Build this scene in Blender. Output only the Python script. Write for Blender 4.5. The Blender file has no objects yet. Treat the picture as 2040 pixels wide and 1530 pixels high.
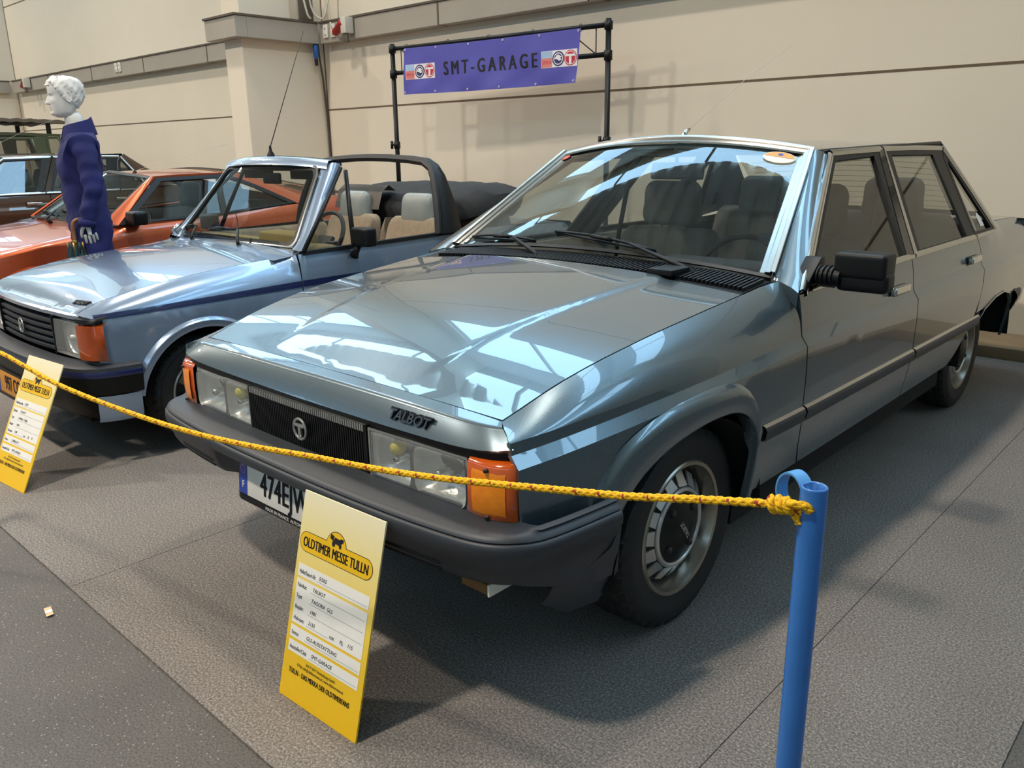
import bpy, bmesh, math, random
from math import sin, cos, pi, radians, sqrt
from mathutils import Vector as V, Matrix as MX
random.seed(4)
S = bpy.context.scene
COL = S.collection

# ---------------------------------------------------------------- camera
CAM = (1.9442, -1.1587, 1.3949); YAW = -0.7492; PITCH = 0.28; ROLL = -0.0149; FPX = 1637.13
def make_camera():
    f = V((sin(YAW)*cos(PITCH), cos(YAW)*cos(PITCH), -sin(PITCH)))
    r = V((cos(YAW), -sin(YAW), 0)); u = r.cross(f)
    r2 = r*cos(ROLL) + u*sin(ROLL); u2 = -r*sin(ROLL) + u*cos(ROLL)
    cd = bpy.data.cameras.new('camera'); c = bpy.data.objects.new('camera', cd); COL.objects.link(c)
    m = MX((( r2.x, u2.x, -f.x, CAM[0]), (r2.y, u2.y, -f.y, CAM[1]), (r2.z, u2.z, -f.z, CAM[2]), (0, 0, 0, 1)))
    c.matrix_world = m
    cd.sensor_width = 36; cd.lens = 36*FPX/2040; cd.clip_start = .02
    S.camera = c
make_camera()

# ---------------------------------------------------------------- world, exposure, lamps' light
S.view_settings.view_transform = 'Standard'
S.view_settings.look = 'None'
S.view_settings.gamma = 1
S.view_settings.use_curve_mapping = False
S.view_settings.exposure = 0.10
W = bpy.data.worlds.new('hall_world'); S.world = W; W.use_nodes = True
_bg = W.node_tree.nodes['Background']
_bg.inputs[0].default_value = (.60, .78, 1, 1); _bg.inputs[1].default_value = 1.0
LAMP_W = 240.0          # watts of each hall floodlight
LAMP_COL = (1.0, .90, .77)
WINDOW_E = 6.0          # daylight in the high window band
SKYLIGHT_E = 9.0
DAY_COL = (.42, .72, 1.0)

# ---------------------------------------------------------------- materials
def lin(h):
    h = h.lstrip('#'); o = []
    for i in (0, 2, 4):
        c = int(h[i:i+2], 16)/255
        o.append(c/12.92 if c <= .04045 else ((c+.055)/1.055)**2.4)
    return tuple(o)+(1,)
MATS = {}
def mat(name, col, rough=.5, metal=0., coat=0., coatr=.03, var=.06, scale=14., bump=0., bscale=80., spec=.5, emit=0., ecol=None, trans=0., alpha=1., flakes=False, sub=0.):
    if name in MATS: return MATS[name]
    m = bpy.data.materials.new(name); m.use_nodes = True; MATS[name] = m
    nt = m.node_tree; b = nt.nodes['Principled BSDF']; L = nt.links
    c = lin(col) if isinstance(col, str) else tuple(col)+(1,)
    tc = nt.nodes.new('ShaderNodeTexCoord')
    n = nt.nodes.new('ShaderNodeTexNoise'); n.inputs['Scale'].default_value = scale; n.inputs['Detail'].default_value = 3
    L.new(tc.outputs['Object'], n.inputs['Vector'])
    r = nt.nodes.new('ShaderNodeValToRGB')
    r.color_ramp.elements[0].position = .3; r.color_ramp.elements[1].position = .7
    r.color_ramp.elements[0].color = tuple(max(0, x*(1-var)) for x in c[:3])+(1,)
    r.color_ramp.elements[1].color = tuple(min(1, x*(1+var)) for x in c[:3])+(1,)
    L.new(n.outputs['Fac'], r.inputs['Fac']); L.new(r.outputs['Color'], b.inputs['Base Color'])
    b.inputs['Roughness'].default_value = rough; b.inputs['Metallic'].default_value = metal
    b.inputs['Coat Weight'].default_value = coat; b.inputs['Coat Roughness'].default_value = coatr
    b.inputs['Specular IOR Level'].default_value = spec
    b.inputs['Transmission Weight'].default_value = trans
    b.inputs['Alpha'].default_value = alpha
    if emit:
        b.inputs['Emission Color'].default_value = (ecol or c); b.inputs['Emission Strength'].default_value = emit
    if bump:
        n2 = nt.nodes.new('ShaderNodeTexNoise'); n2.inputs['Scale'].default_value = bscale; n2.inputs['Detail'].default_value = 4
        L.new(tc.outputs['Object'], n2.inputs['Vector'])
        bp = nt.nodes.new('ShaderNodeBump'); bp.inputs['Strength'].default_value = bump; bp.inputs['Distance'].default_value = .01
        L.new(n2.outputs['Fac'], bp.inputs['Height']); L.new(bp.outputs['Normal'], b.inputs['Normal'])
    return m

def glass_mat(name, tint=(.86, .9, .88), refl=1.0, ior=1.5, rough=0.0):
    if name in MATS: return MATS[name]
    m = bpy.data.materials.new(name); m.use_nodes = True; MATS[name] = m
    nt = m.node_tree; L = nt.links; nt.nodes.clear()
    o = nt.nodes.new('ShaderNodeOutputMaterial'); mx = nt.nodes.new('ShaderNodeMixShader')
    t = nt.nodes.new('ShaderNodeBsdfTransparent'); t.inputs[0].default_value = tuple(tint)+(1,)
    g = nt.nodes.new('ShaderNodeBsdfGlossy'); g.inputs['Roughness'].default_value = rough
    tc = nt.nodes.new('ShaderNodeTexCoord'); n = nt.nodes.new('ShaderNodeTexNoise'); n.inputs['Scale'].default_value = 3
    L.new(tc.outputs['Object'], n.inputs['Vector'])
    rr = nt.nodes.new('ShaderNodeMapRange'); rr.inputs['To Min'].default_value = rough; rr.inputs['To Max'].default_value = rough+.015
    L.new(n.outputs['Fac'], rr.inputs['Value']); L.new(rr.outputs['Result'], g.inputs['Roughness'])
    f = nt.nodes.new('ShaderNodeFresnel'); f.inputs['IOR'].default_value = ior
    geo = nt.nodes.new('ShaderNodeNewGeometry')
    # same reflectance from both faces of the thin pane
    fi = nt.nodes.new('ShaderNodeMix'); fi.data_type = 'FLOAT'; fi.inputs[2].default_value = ior; fi.inputs[3].default_value = 1/ior
    L.new(geo.outputs['Backfacing'], fi.inputs[0]); 
    iv = nt.nodes.new('ShaderNodeMath'); iv.operation = 'MULTIPLY'; iv.inputs[1].default_value = refl
    f.inputs['IOR'].default_value = ior
    lw = nt.nodes.new('ShaderNodeLayerWeight'); lw.inputs['Blend'].default_value = .5
    # Schlick from the facing term
    pw = nt.nodes.new('ShaderNodeMath'); pw.operation = 'POWER'; pw.inputs[1].default_value = 5
    L.new(lw.outputs['Facing'], pw.inputs[0])
    r0 = ((ior-1)/(ior+1))**2*1.9
    ma = nt.nodes.new('ShaderNodeMath'); ma.operation = 'MULTIPLY_ADD'; ma.inputs[1].default_value = 1-r0; ma.inputs[2].default_value = r0
    L.new(pw.outputs[0], ma.inputs[0]); L.new(ma.outputs[0], iv.inputs[0]); iv.use_clamp = True
    L.new(iv.outputs[0], mx.inputs[0]); L.new(t.outputs[0], mx.inputs[1]); L.new(g.outputs[0], mx.inputs[2]); L.new(mx.outputs[0], o.inputs[0])
    nt.nodes.remove(f); nt.nodes.remove(fi); nt.nodes.remove(geo)
    return m

# ---------------------------------------------------------------- object helpers
def link(o, parent=None):
    COL.objects.link(o)
    if parent: o.parent = parent
    return o
def thing(name, label, cat, loc=(0, 0, 0), rz=0., group=None):
    o = link(bpy.data.objects.new(name, None)); o.location = loc; o.rotation_euler = (0, 0, rz)
    o.empty_display_size = .1
    return tag(o, label, cat, group)
def tag(o, label, cat, group=None):
    o['label'] = label; o['category'] = cat
    if group: o['group'] = group
    return o
def obj(name, bm, m, parent=None, smooth=None, label=None, loc=None):
    me = bpy.data.meshes.new(name)
    if smooth is not None:
        for f in bm.faces: f.smooth = True
        for e in bm.edges:
            if len(e.link_faces) == 2 and e.calc_face_angle(0) > radians(smooth): e.smooth = False
    bm.normal_update(); bm.to_mesh(me); bm.free()
    for mm in (m if isinstance(m, (list, tuple)) else [m]): me.materials.append(mm)
    o = link(bpy.data.objects.new(name, me), parent)
    if label: o['label'] = label
    if loc: o.location = loc
    return o
def struct(name, bm, m, smooth=None):
    o = obj(name, bm, m, None, smooth); o['kind'] = 'structure'; return o

def BM(): return bmesh.new()
def box(bm, x0, x1, y0, y1, z0, z1, bev=0., seg=2, mi=0, mtx=None):
    vs = [bm.verts.new((x, y, z)) for x in (x0, x1) for y in (y0, y1) for z in (z0, z1)]
    fs = [bm.faces.new([vs[i] for i in q]) for q in ((0, 1, 3, 2), (4, 6, 7, 5), (0, 4, 5, 1), (2, 3, 7, 6), (0, 2, 6, 4), (1, 5, 7, 3))]
    for f in fs: f.material_index = mi
    if bev > 0:
        es = list({e for f in fs for e in f.edges})
        r = bmesh.ops.bevel(bm, geom=es, offset=bev, segments=seg, affect='EDGES', profile=.6)
        vs = list({v for f in r['faces'] for v in f.verts} | {v for v in vs if v.is_valid})
        fs = list({f for v in vs for f in v.link_faces})
        for f in fs: f.material_index = mi
    if mtx is not None:
        for v in vs: v.co = mtx @ v.co
    return vs
def tube(bm, pts, r, n=10, closed=False, caps=True, mi=0, sx=1., up=None):
    pts = [V(p) for p in pts]; rs = r if isinstance(r, (list, tuple)) else [r]*len(pts)
    N = len(pts); rings = []
    prev = None
    for i, p in enumerate(pts):
        a = pts[(i-1) % N] if (closed or i > 0) else p
        b = pts[(i+1) % N] if (closed or i < N-1) else p
        t = (b-a).normalized()
        if prev is None:
            u = V(up) if up else (V((0, 0, 1)) if abs(t.z) < .9 else V((0, 1, 0)))
        else: u = prev
        if up: u = V(up)
        u = (u - t*u.dot(t)); 
        if u.length < 1e-6: u = t.orthogonal()
        u.normalize(); w = t.cross(u); prev = u
        rings.append([bm.verts.new(p + (u*cos(2*pi*k/n) + w*sin(2*pi*k/n)*sx)*rs[i]) for k in range(n)])
    for i in range(N if closed else N-1):
        A, B = rings[i], rings[(i+1) % N]
        for k in range(n):
            f = bm.faces.new((A[k], A[(k+1) % n], B[(k+1) % n], B[k])); f.material_index = mi; f.smooth = True
    if caps and not closed:
        f = bm.faces.new(rings[0][::-1]); f.material_index = mi
        f = bm.faces.new(rings[-1]); f.material_index = mi
    return rings
def lathe(bm, prof, c=(0, 0, 0), axis='x', n=48, closed=False, mi=0, sgn=1, caps=False):
    """prof: list of (r, h); revolve about the axis through c, h measured along it"""
    rings = []
    for r, h in prof:
        ring = []
        for k in range(n):
            a = 2*pi*k/n; h2 = h*sgn
            p = {'x': (h2, r*cos(a), r*sin(a)), 'y': (r*cos(a), h2, r*sin(a)), 'z': (r*cos(a), r*sin(a), h2)}[axis]
            ring.append(bm.verts.new(V(c)+V(p)))
        rings.append(ring)
    m = len(rings)
    for i in range(m if closed else m-1):
        A, B = rings[i], rings[(i+1) % m]
        for k in range(n):
            f = bm.faces.new((A[k], A[(k+1) % n], B[(k+1) % n], B[k])); f.smooth = True; f.material_index = mi
    if caps and not closed:
        if prof[0][0] > 1e-5: bm.faces.new(rings[0][::-1]).material_index = mi
        if prof[-1][0] > 1e-5: bm.faces.new(rings[-1]).material_index = mi
    bmesh.ops.recalc_face_normals(bm, faces=list(bm.faces))
    return rings
def prism(bm, pts, d, mi=0, bev=0., seg=2):
    """closed polygon pts (3D), extruded by vector d"""
    d = V(d); a = [bm.verts.new(p) for p in pts]; b = [bm.verts.new(V(p)+d) for p in pts]
    fs = [bm.faces.new(a[::-1]), bm.faces.new(b)]
    n = len(a)
    for i in range(n): fs.append(bm.faces.new((a[i], a[(i+1) % n], b[(i+1) % n], b[i])))
    for f in fs: f.material_index = mi
    bmesh.ops.recalc_face_normals(bm, faces=fs)
    if bev > 0:
        es = list({e for f in fs for e in f.edges})
        bmesh.ops.bevel(bm, geom=es, offset=bev, segments=seg, affect='EDGES', profile=.6)
    return a, b
def loft(bm, secs, closed=False, caps=False, mi=0, smooth=True):
    """list of sections, each a list of 3D points of equal count; closed: each section is a loop"""
    rows = [[bm.verts.new(p) for p in s] for s in secs]; n = len(rows[0])
    for A, B in zip(rows[:-1], rows[1:]):
        for k in range(n if closed else n-1):
            try: f = bm.faces.new((A[k], A[(k+1) % n], B[(k+1) % n], B[k])); f.smooth = smooth; f.material_index = mi
            except ValueError: pass
    if caps and closed:
        bm.faces.new(rows[0][::-1]).material_index = mi; bm.faces.new(rows[-1]).material_index = mi
    bmesh.ops.recalc_face_normals(bm, faces=list(bm.faces))
    return rows
def rbox_obj(name, b, m, parent, bev=.01, seg=3, label=None):
    bm = BM(); box(bm, *b, bev=bev, seg=seg); return obj(name, bm, m, parent, smooth=40, label=label)
def interp(xs, ys, x):
    if x <= xs[0]: return ys[0]
    for i in range(len(xs)-1):
        if x <= xs[i+1]:
            t = (x-xs[i])/(xs[i+1]-xs[i]); return ys[i]+(ys[i+1]-ys[i])*t
    return ys[-1]
def smooth_interp(xs, ys, x):
    """monotone-ish cubic through the knots"""
    n = len(xs)
    if x <= xs[0]: return ys[0]
    if x >= xs[-1]: return ys[-1]
    i = max(k for k in range(n-1) if xs[k] <= x)
    h = xs[i+1]-xs[i]; t = (x-xs[i])/h
    def sl(k):
        if k == 0: return (ys[1]-ys[0])/(xs[1]-xs[0])
        if k == n-1: return (ys[-1]-ys[-2])/(xs[-1]-xs[-2])
        return (ys[k+1]-ys[k-1])/(xs[k+1]-xs[k-1])
    m0, m1 = sl(i)*h, sl(i+1)*h
    return ys[i]*(2*t**3-3*t*t+1)+m0*(t**3-2*t*t+t)+ys[i+1]*(-2*t**3+3*t*t)+m1*(t**3-t*t)
def frange(a, b, s):
    n = max(1, int(round((b-a)/s))); return [a+(b-a)*i/n for i in range(1, n)]

def panel(name, outline, us, vs, f, m, parent, ref, flange=.014, label=None, flip=False, both=False, shrink=0.0):
    """A sheet cut to a 2-D outline (u, v) and laid on the surface f(u, v); its shading normals come from f itself.
    ref: a point on the inner side of the sheet."""
    ref = V(ref); bm = BM()
    pts = list(outline)
    if shrink:
        ar = sum(pts[i][0]*pts[(i+1) % len(pts)][1]-pts[(i+1) % len(pts)][0]*pts[i][1] for i in range(len(pts)))
        sg = 1 if ar > 0 else -1; q = []
        for i in range(len(pts)):
            a, b, c = V(pts[i-1]), V(pts[i]), V(pts[(i+1) % len(pts)])
            d1 = (b-a).normalized(); d2 = (c-b).normalized()
            n1 = V((-d1.y, d1.x))*sg; n2 = V((-d2.y, d2.x))*sg
            nn = (n1+n2); L = nn.length
            nn = nn/L if L > 1e-6 else n1
            k = shrink/max(.5, nn.dot(n1)); q.append(tuple(b+nn*k))
        pts = q
    vv = [bm.verts.new((u, v, 0)) for u, v in pts]; bm.faces.new(vv).normal_update()
    bmesh.ops.triangulate(bm, faces=bm.faces[:])
    for u in us: bmesh.ops.bisect_plane(bm, geom=bm.verts[:]+bm.edges[:]+bm.faces[:], dist=1e-6, plane_co=(u, 0, 0), plane_no=(1, 0, 0))
    for v in vs: bmesh.ops.bisect_plane(bm, geom=bm.verts[:]+bm.edges[:]+bm.faces[:], dist=1e-6, plane_co=(0, v, 0), plane_no=(0, 1, 0))
    bm.verts.index_update()
    def P(u, v): return V(f(u, v))
    E = 1e-4
    def N(u, v):
        du = P(u+E, v)-P(u-E, v); dv = P(u, v+E)-P(u, v-E); return du.cross(dv).normalized()
    verts = [P(v.co.x, v.co.y) for v in bm.verts]; faces = []; norms = []; vn = [V((0, 0, 0)) for _ in verts]
    for fc in bm.faces:
        idx = [v.index for v in fc.verts]; c = fc.calc_center_median()
        n0 = N(c.x, c.y); pc = P(c.x, c.y)
        s = 1 if n0.dot(pc-ref) > 0 else -1
        if flip: s = -s
        ns = []
        for v in fc.verts:
            q = v.co*.96 + c*.04; ns.append(N(q.x, q.y)*s)
        a = (verts[idx[1]]-verts[idx[0]]).cross(verts[idx[2]]-verts[idx[0]])
        if a.dot(n0*s) < 0: idx.reverse(); ns.reverse()
        faces.append(idx); norms += ns
        for i, n in zip(idx, ns): vn[i] += n
    nface = len(faces)
    if flange:
        off = {}
        for e in bm.edges:
            if len(e.link_faces) == 1:
                a, b = e.verts[0].index, e.verts[1].index
                for i in (a, b):
                    if i not in off:
                        off[i] = len(verts); verts.append(verts[i]-vn[i].normalized()*flange)
                fc = e.link_faces[0]; cc = fc.calc_center_median(); pc = P(cc.x, cc.y)
                q = [a, b, off[b], off[a]]
                nn = (verts[b]-verts[a]).cross(verts[off[b]]-verts[a]).normalized()
                if nn.dot(verts[a]-pc) < 0: q.reverse(); nn = -nn
                faces.append(q); norms += [nn]*4
    bm.free()
    me = bpy.data.meshes.new(name); me.from_pydata([tuple(v) for v in verts], [], faces)
    me.polygons.foreach_set('use_smooth', [True]*len(me.polygons))
    me.normals_split_custom_set([tuple(n) for n in norms])
    me.materials.append(m)
    o = link(bpy.data.objects.new(name, me), parent)
    if label: o['label'] = label
    return o
def ring_strip(bm, A, B, f, th, mi=0, closed=True):
    """frame between outline A and outline B (same count) on the surface f, thickness th along +normal"""
    n = len(A); E = 1e-3
    def P(p): return V(f(*p))
    def N(p):
        u, v = p; return ((P((u+E, v))-P((u-E, v))).cross(P((u, v+E))-P((u, v-E)))).normalized()
    a0 = [P(p) for p in A]; b0 = [P(p) for p in B]
    a1 = [P(p)+N(p)*th for p in A]; b1 = [P(p)+N(p)*th for p in B]
    va0, vb0, va1, vb1 = [[bm.verts.new(p) for p in s] for s in (a0, b0, a1, b1)]
    for i in range(n if closed else n-1):
        j = (i+1) % n
        for q in ((va1[i], va1[j], vb1[j], vb1[i]), (va0[i], vb0[i], vb0[j], va0[j]), (va0[i], va0[j], va1[j], va1[i]), (vb0[i], vb1[i], vb1[j], vb0[j])):
            bm.faces.new(q).material_index = mi
    if not closed:
        for i in (0, n-1): bm.faces.new((va0[i], va1[i], vb1[i], vb0[i])).material_index = mi
    bmesh.ops.recalc_face_normals(bm, faces=list(bm.faces))
def text_mesh(name, body, m, parent, size, mtx, depth=.001, sx=1., bold=0., align='CENTER', shear=0., label=None, spacing=1., fat=0.):
    cu = bpy.data.curves.new(name, 'FONT'); cu.body = body; cu.size = size; cu.extrude = depth; cu.offset = bold
    cu.align_x = align; cu.align_y = 'CENTER'; cu.shear = shear; cu.space_character = spacing; cu.resolution_u = 3
    t = bpy.data.objects.new(name, cu); COL.objects.link(t)
    dg = bpy.context.evaluated_depsgraph_get(); me = bpy.data.meshes.new_from_object(t.evaluated_get(dg))
    me.name = name
    bpy.data.objects.remove(t); bpy.data.curves.remove(cu)
    if fat:
        # heavier strokes: the outline laid three times, a hair apart
        b = BM()
        for k in (-1, 0, 1):
            m2 = me.copy(); m2.transform(MX.Translation((k*fat/sx, 0, 0))); b.from_mesh(m2); bpy.data.meshes.remove(m2)
        b.to_mesh(me); b.free()
    me.transform(mtx @ MX.Diagonal((sx, 1, 1, 1)))
    me.materials.clear(); me.materials.append(m)
    o = link(bpy.data.objects.new(name, me), parent)
    if label: o['label'] = label
    return o
def frame_mtx(o, x, y):
    """matrix with origin o, local x and y directions"""
    x = V(x).normalized(); y = V(y); y = (y-x*y.dot(x)).normalized(); z = x.cross(y)
    return MX(((x.x, y.x, z.x, o[0]), (x.y, y.y, z.y, o[1]), (x.z, y.z, z.z, o[2]), (0, 0, 0, 1)))
# ================================================================ THE HALL
m_wall = mat('painted_wall', '#e4d9c6', rough=.85, var=.035, scale=.7, bump=.03, bscale=40)
m_groove = mat('panel_joint', '#6e5d49', rough=.9)
m_duct = mat('grey_trunking', '#a8a094', rough=.55, var=.04, scale=3)
m_ductlip = mat('trunking_lip', '#5d5347', rough=.6)
m_ceil = mat('ceiling_sheet', '#cfc6b6', rough=.7, var=.04, scale=1)
m_conc = mat('screed_floor', '#6b625a', rough=.62, var=.25, scale=60, bump=.12, bscale=220)
m_kerb = mat('brown_kerb', '#8c7558', rough=.7, var=.1, scale=6)
m_white = mat('white_plastic', '#e9e4d8', rough=.4)
m_black = mat('black_plastic', '#141416', rough=.42)
m_blacksteel = mat('black_steel', '#101012', rough=.38, metal=.3)
m_red = mat('red_plastic', '#a8201c', rough=.4)
m_cable = mat('pale_cable', '#cfc9bd', rough=.5)
m_darkcable = mat('dark_cable', '#4b4642', rough=.5)
m_day = mat('daylight_pane', (.6, .8, 1), emit=WINDOW_E, ecol=DAY_COL+(1,), var=0.0)
m_sky = mat('skylight_pane', (.6, .8, 1), emit=SKYLIGHT_E, ecol=DAY_COL+(1,), var=0.0)

m_sky2 = mat('skylight_pane_dim', (.6, .8, 1), emit=SKYLIGHT_E*.3, ecol=DAY_COL+(1,), var=0.0)
def carpet_material():
    m = mat('speckled_carpet', '#8a8178', rough=.95, var=.05, scale=1.2, spec=.15)
    nt = m.node_tree; L = nt.links; b = nt.nodes['Principled BSDF']
    tc = nt.nodes.new('ShaderNodeTexCoord')
    n = nt.nodes.new('ShaderNodeTexNoise'); n.inputs['Scale'].default_value = 330; n.inputs['Detail'].default_value = 5; n.inputs['Roughness'].default_value = .75
    L.new(tc.outputs['Object'], n.inputs['Vector'])
    n3 = nt.nodes.new('ShaderNodeTexNoise'); n3.inputs['Scale'].default_value = 150; n3.inputs['Detail'].default_value = 4
    L.new(tc.outputs['Object'], n3.inputs['Vector'])
    ad = nt.nodes.new('ShaderNodeMath'); ad.operation = 'MULTIPLY_ADD'; ad.inputs[1].default_value = .45
    mu = nt.nodes.new('ShaderNodeMath'); mu.operation = 'MULTIPLY'; mu.inputs[1].default_value = .55
    L.new(n.outputs['Fac'], mu.inputs[0]); L.new(n3.outputs['Fac'], ad.inputs[0]); L.new(mu.outputs[0], ad.inputs[2])
    r = nt.nodes.new('ShaderNodeValToRGB'); e = r.color_ramp.elements
    e[0].position = .36; e[0].color = lin('#4f4a46'); e[1].position = .64; e[1].color = lin('#b3aaa2')
    k = e.new(.5); k.color = lin('#7b746e')
    L.new(ad.outputs[0], r.inputs['Fac'])
    # soft soiling at a large scale
    n2 = nt.nodes.new('ShaderNodeTexNoise'); n2.inputs['Scale'].default_value = 1.7; n2.inputs['Detail'].default_value = 3
    L.new(tc.outputs['Object'], n2.inputs['Vector'])
    mr = nt.nodes.new('ShaderNodeMapRange'); mr.inputs['From Min'].default_value = .3; mr.inputs['From Max'].default_value = .7; mr.inputs['To Min'].default_value = .88; mr.inputs['To Max'].default_value = 1.06
    L.new(n2.outputs['Fac'], mr.inputs['Value'])
    mx = nt.nodes.new('ShaderNodeVectorMath'); mx.operation = 'SCALE'
    L.new(r.outputs['Color'], mx.inputs[0]); L.new(mr.outputs['Result'], mx.inputs['Scale']); L.new(mx.outputs[0], b.inputs['Base Color'])
    bp = nt.nodes.new('ShaderNodeBump'); bp.inputs['Strength'].default_value = .35; bp.inputs['Distance'].default_value = .006
    L.new(n.outputs['Fac'], bp.inputs['Height']); L.new(bp.outputs['Normal'], b.inputs['Normal'])
    return m
m_carpet = carpet_material()
def concrete_tune():
    nt = m_conc.node_tree; L = nt.links; b = nt.nodes['Principled BSDF']
    tc = nt.nodes.new('ShaderNodeTexCoord')
    v = nt.nodes.new('ShaderNodeTexVoronoi'); v.inputs['Scale'].default_value = 55; L.new(tc.outputs['Object'], v.inputs['Vector'])
    lt = nt.nodes.new('ShaderNodeMath'); lt.operation = 'LESS_THAN'; lt.inputs[1].default_value = .13
    L.new(v.outputs['Distance'], lt.inputs[0])
    n = nt.nodes.new('ShaderNodeTexNoise'); n.inputs['Scale'].default_value = 170; n.inputs['Detail'].default_value = 4; L.new(tc.outputs['Object'], n.inputs['Vector'])
    n2 = nt.nodes.new('ShaderNodeTexNoise'); n2.inputs['Scale'].default_value = 2.3; n2.inputs['Detail'].default_value = 4; L.new(tc.outputs['Object'], n2.inputs['Vector'])
    r = nt.nodes.new('ShaderNodeValToRGB'); e = r.color_ramp.elements
    e[0].position = .3; e[0].color = lin('#39342f'); e[1].position = .72; e[1].color = lin('#6a625b'); L.new(n.outputs['Fac'], r.inputs['Fac'])
    mr = nt.nodes.new('ShaderNodeMapRange'); mr.inputs['From Min'].default_value = .3; mr.inputs['From Max'].default_value = .7; mr.inputs['To Min'].default_value = .8; mr.inputs['To Max'].default_value = 1.12
    L.new(n2.outputs['Fac'], mr.inputs['Value'])
    sc = nt.nodes.new('ShaderNodeVectorMath'); sc.operation = 'SCALE'; L.new(r.outputs['Color'], sc.inputs[0]); L.new(mr.outputs['Result'], sc.inputs['Scale'])
    mx = nt.nodes.new('ShaderNodeMix'); mx.data_type = 'RGBA'; mx.inputs[7].default_value = lin('#8f877c')
    L.new(lt.outputs[0], mx.inputs[0]); L.new(sc.outputs[0], mx.inputs[6]); L.new(mx.outputs[2], b.inputs['Base Color'])
concrete_tune()

WY = 5.42; HX0, HX1, HY0, HZ = -30., 15., -17., 8.4
def build_hall():
    bm = BM(); box(bm, HX0, HX1, HY0, WY+.2, -.3, -.006); struct('floor', bm, m_conc)
    # back wall: solid to 4.95 m, windows above it between the piers
    zs0, zs1 = 5.75, 7.2
    bm = BM()
    box(bm, HX0, HX1, WY, WY+.25, -.006, zs0); box(bm, HX0, HX1, WY, WY+.25, zs1, HZ)
    piers = [-29.98, -18.99, -7.72, 3.55, 14.6]
    for x in piers: box(bm, x-.35, x+.39+.35, WY, WY+.25, zs0, zs1)
    struct('wall_back', bm, m_wall)
    k = 0
    for a, b in zip(piers[:-1], piers[1:]):
        k += 1; x0, x1 = a+.74, b-.35
        bm = BM(); box(bm, x0, x1, WY+.12, WY+.14, zs0, zs1); w = struct('window_%d' % k, bm, m_day)
        bm = BM(); n = 5
        for i in range(n+1):
            x = x0+(x1-x0)*i/n; box(bm, max(x0, x-.03), min(x1, x+.03), WY+.06, WY+.12, zs0, zs1)
        box(bm, x0, x1, WY+.061, WY+.119, zs0, zs0+.06); box(bm, x0, x1, WY+.061, WY+.119, zs1-.06, zs1)
        obj('window_frame', bm, m_duct, w)
    # piers standing out from the wall
    for i, x in enumerate(piers):
        bm = BM(); box(bm, x, x+.39, 4.28, WY, -.006, HZ, bev=.012); struct('trim_%d' % (i+1), bm, m_wall)
    # panel joints
    bm = BM()
    for a, b in zip(piers[:-1], piers[1:]):
        for z in (1.893, 4.37): box(bm, a+.39, b, WY-.003, WY+.01, z-.009, z+.009)
        box(bm, a+.39, a+.405, WY-.004, WY+.01, -.006, 5.7)
    struct('trim_6', bm, m_groove)
    # other walls
    bm = BM(); box(bm, HX0-.25, HX0, HY0, WY+.25, -.3, HZ); struct('wall_left', bm, m_wall)
    bm = BM(); box(bm, HX1, HX1+.25, HY0, WY+.25, -.3, HZ); struct('wall_right', bm, m_wall)
    bm = BM(); box(bm, HX0-.25, HX1+.25, HY0-.25, HY0, -.3, HZ); struct('wall_front', bm, m_wall)
    # kerb along the foot of the wall
    bm = BM(); box(bm, -7.33, 3.55, 4.91, WY-.001, -.006, .078, bev=.012); struct('baseboard_back', bm, m_kerb, 40)
    # ribbed ceiling with two long skylights
    SK = [(-13.5, -10.5), (4.45, 4.95)]
    ys = [HY0, -13.5, -10.5, 4.45, 4.95, WY+.25]
    bm = BM()
    for a, b in ((ys[0], ys[1]), (ys[2], ys[3]), (ys[4], ys[5])):
        n = int((HX1-HX0)/.5)
        pts = []
        for i in range(n):
            x = HX0+.5*i
            pts += [(x, HZ), (x+.26, HZ), (x+.31, HZ+.12), (x+.45, HZ+.12)]
        pts.append((HX1, HZ))
        loft(bm, [[(x, a, z) for x, z in pts], [(x, b, z) for x, z in pts]], smooth=False)
    struct('ceiling', bm, m_ceil)
    bm = BM()
    box(bm, HX0, HX1, HY0, WY+.25, HZ+.5, HZ+.6); struct('trim_7', bm, m_ceil)
    for i, (a, b) in enumerate(SK):
        bm = BM(); box(bm, HX0, HX1, a, b, HZ+.02, HZ+.05); w = struct('window_%d' % (5+i), bm, m_sky if i else m_sky2)
        bm = BM()
        for j in range(int((HX1-HX0)/3)+1): box(bm, HX0+3*j-.04, HX0+3*j+.04, a, b, HZ-.03, HZ+.02)
        obj('window_frame', bm, m_duct, w)
build_hall()

# hall floodlights: a row of steel bells hung from the ceiling, out of the frame
m_bell = mat('lamp_bell', '#b9b9b4', rough=.35, metal=.8)
m_bulb = mat('lamp_glow', (1, .9, .7), emit=14, ecol=LAMP_COL+(1,), var=0)
def hall_lamp(x, y, z, place, power=1.):
    t = thing('hall_lamp', 'grey bell-shaped hall lamp under the ceiling '+place, 'lamp', (x, y, z), group='bell lamps under the ceiling '+place)
    bm = BM(); lathe(bm, [(.06, .34), (.12, .33), (.16, .22), (.30, .02), (.31, .0), (.30, .005), (.15, .2), (.05, .3)], axis='z', n=32); obj('bell', bm, m_bell, t)
    bm = BM(); lathe(bm, [(.001, .045), (.10, .05), (.14, .09), (.10, .13), (.001, .14)], axis='z', n=24); obj('bulb', bm, m_bulb, t)
    bm = BM(); tube(bm, [(0, 0, .33), (0, 0, HZ-z)], .01); obj('stem', bm, m_blacksteel, t)
    ld = bpy.data.lights.new('lamp_light', 'AREA'); ld.shape = 'DISK'; ld.size = .5; ld.energy = LAMP_W*power; ld.color = LAMP_COL; ld.spread = radians(160)
    l = link(bpy.data.objects.new('lamp_light', ld), t); l.location = (0, 0, -.02)
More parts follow.
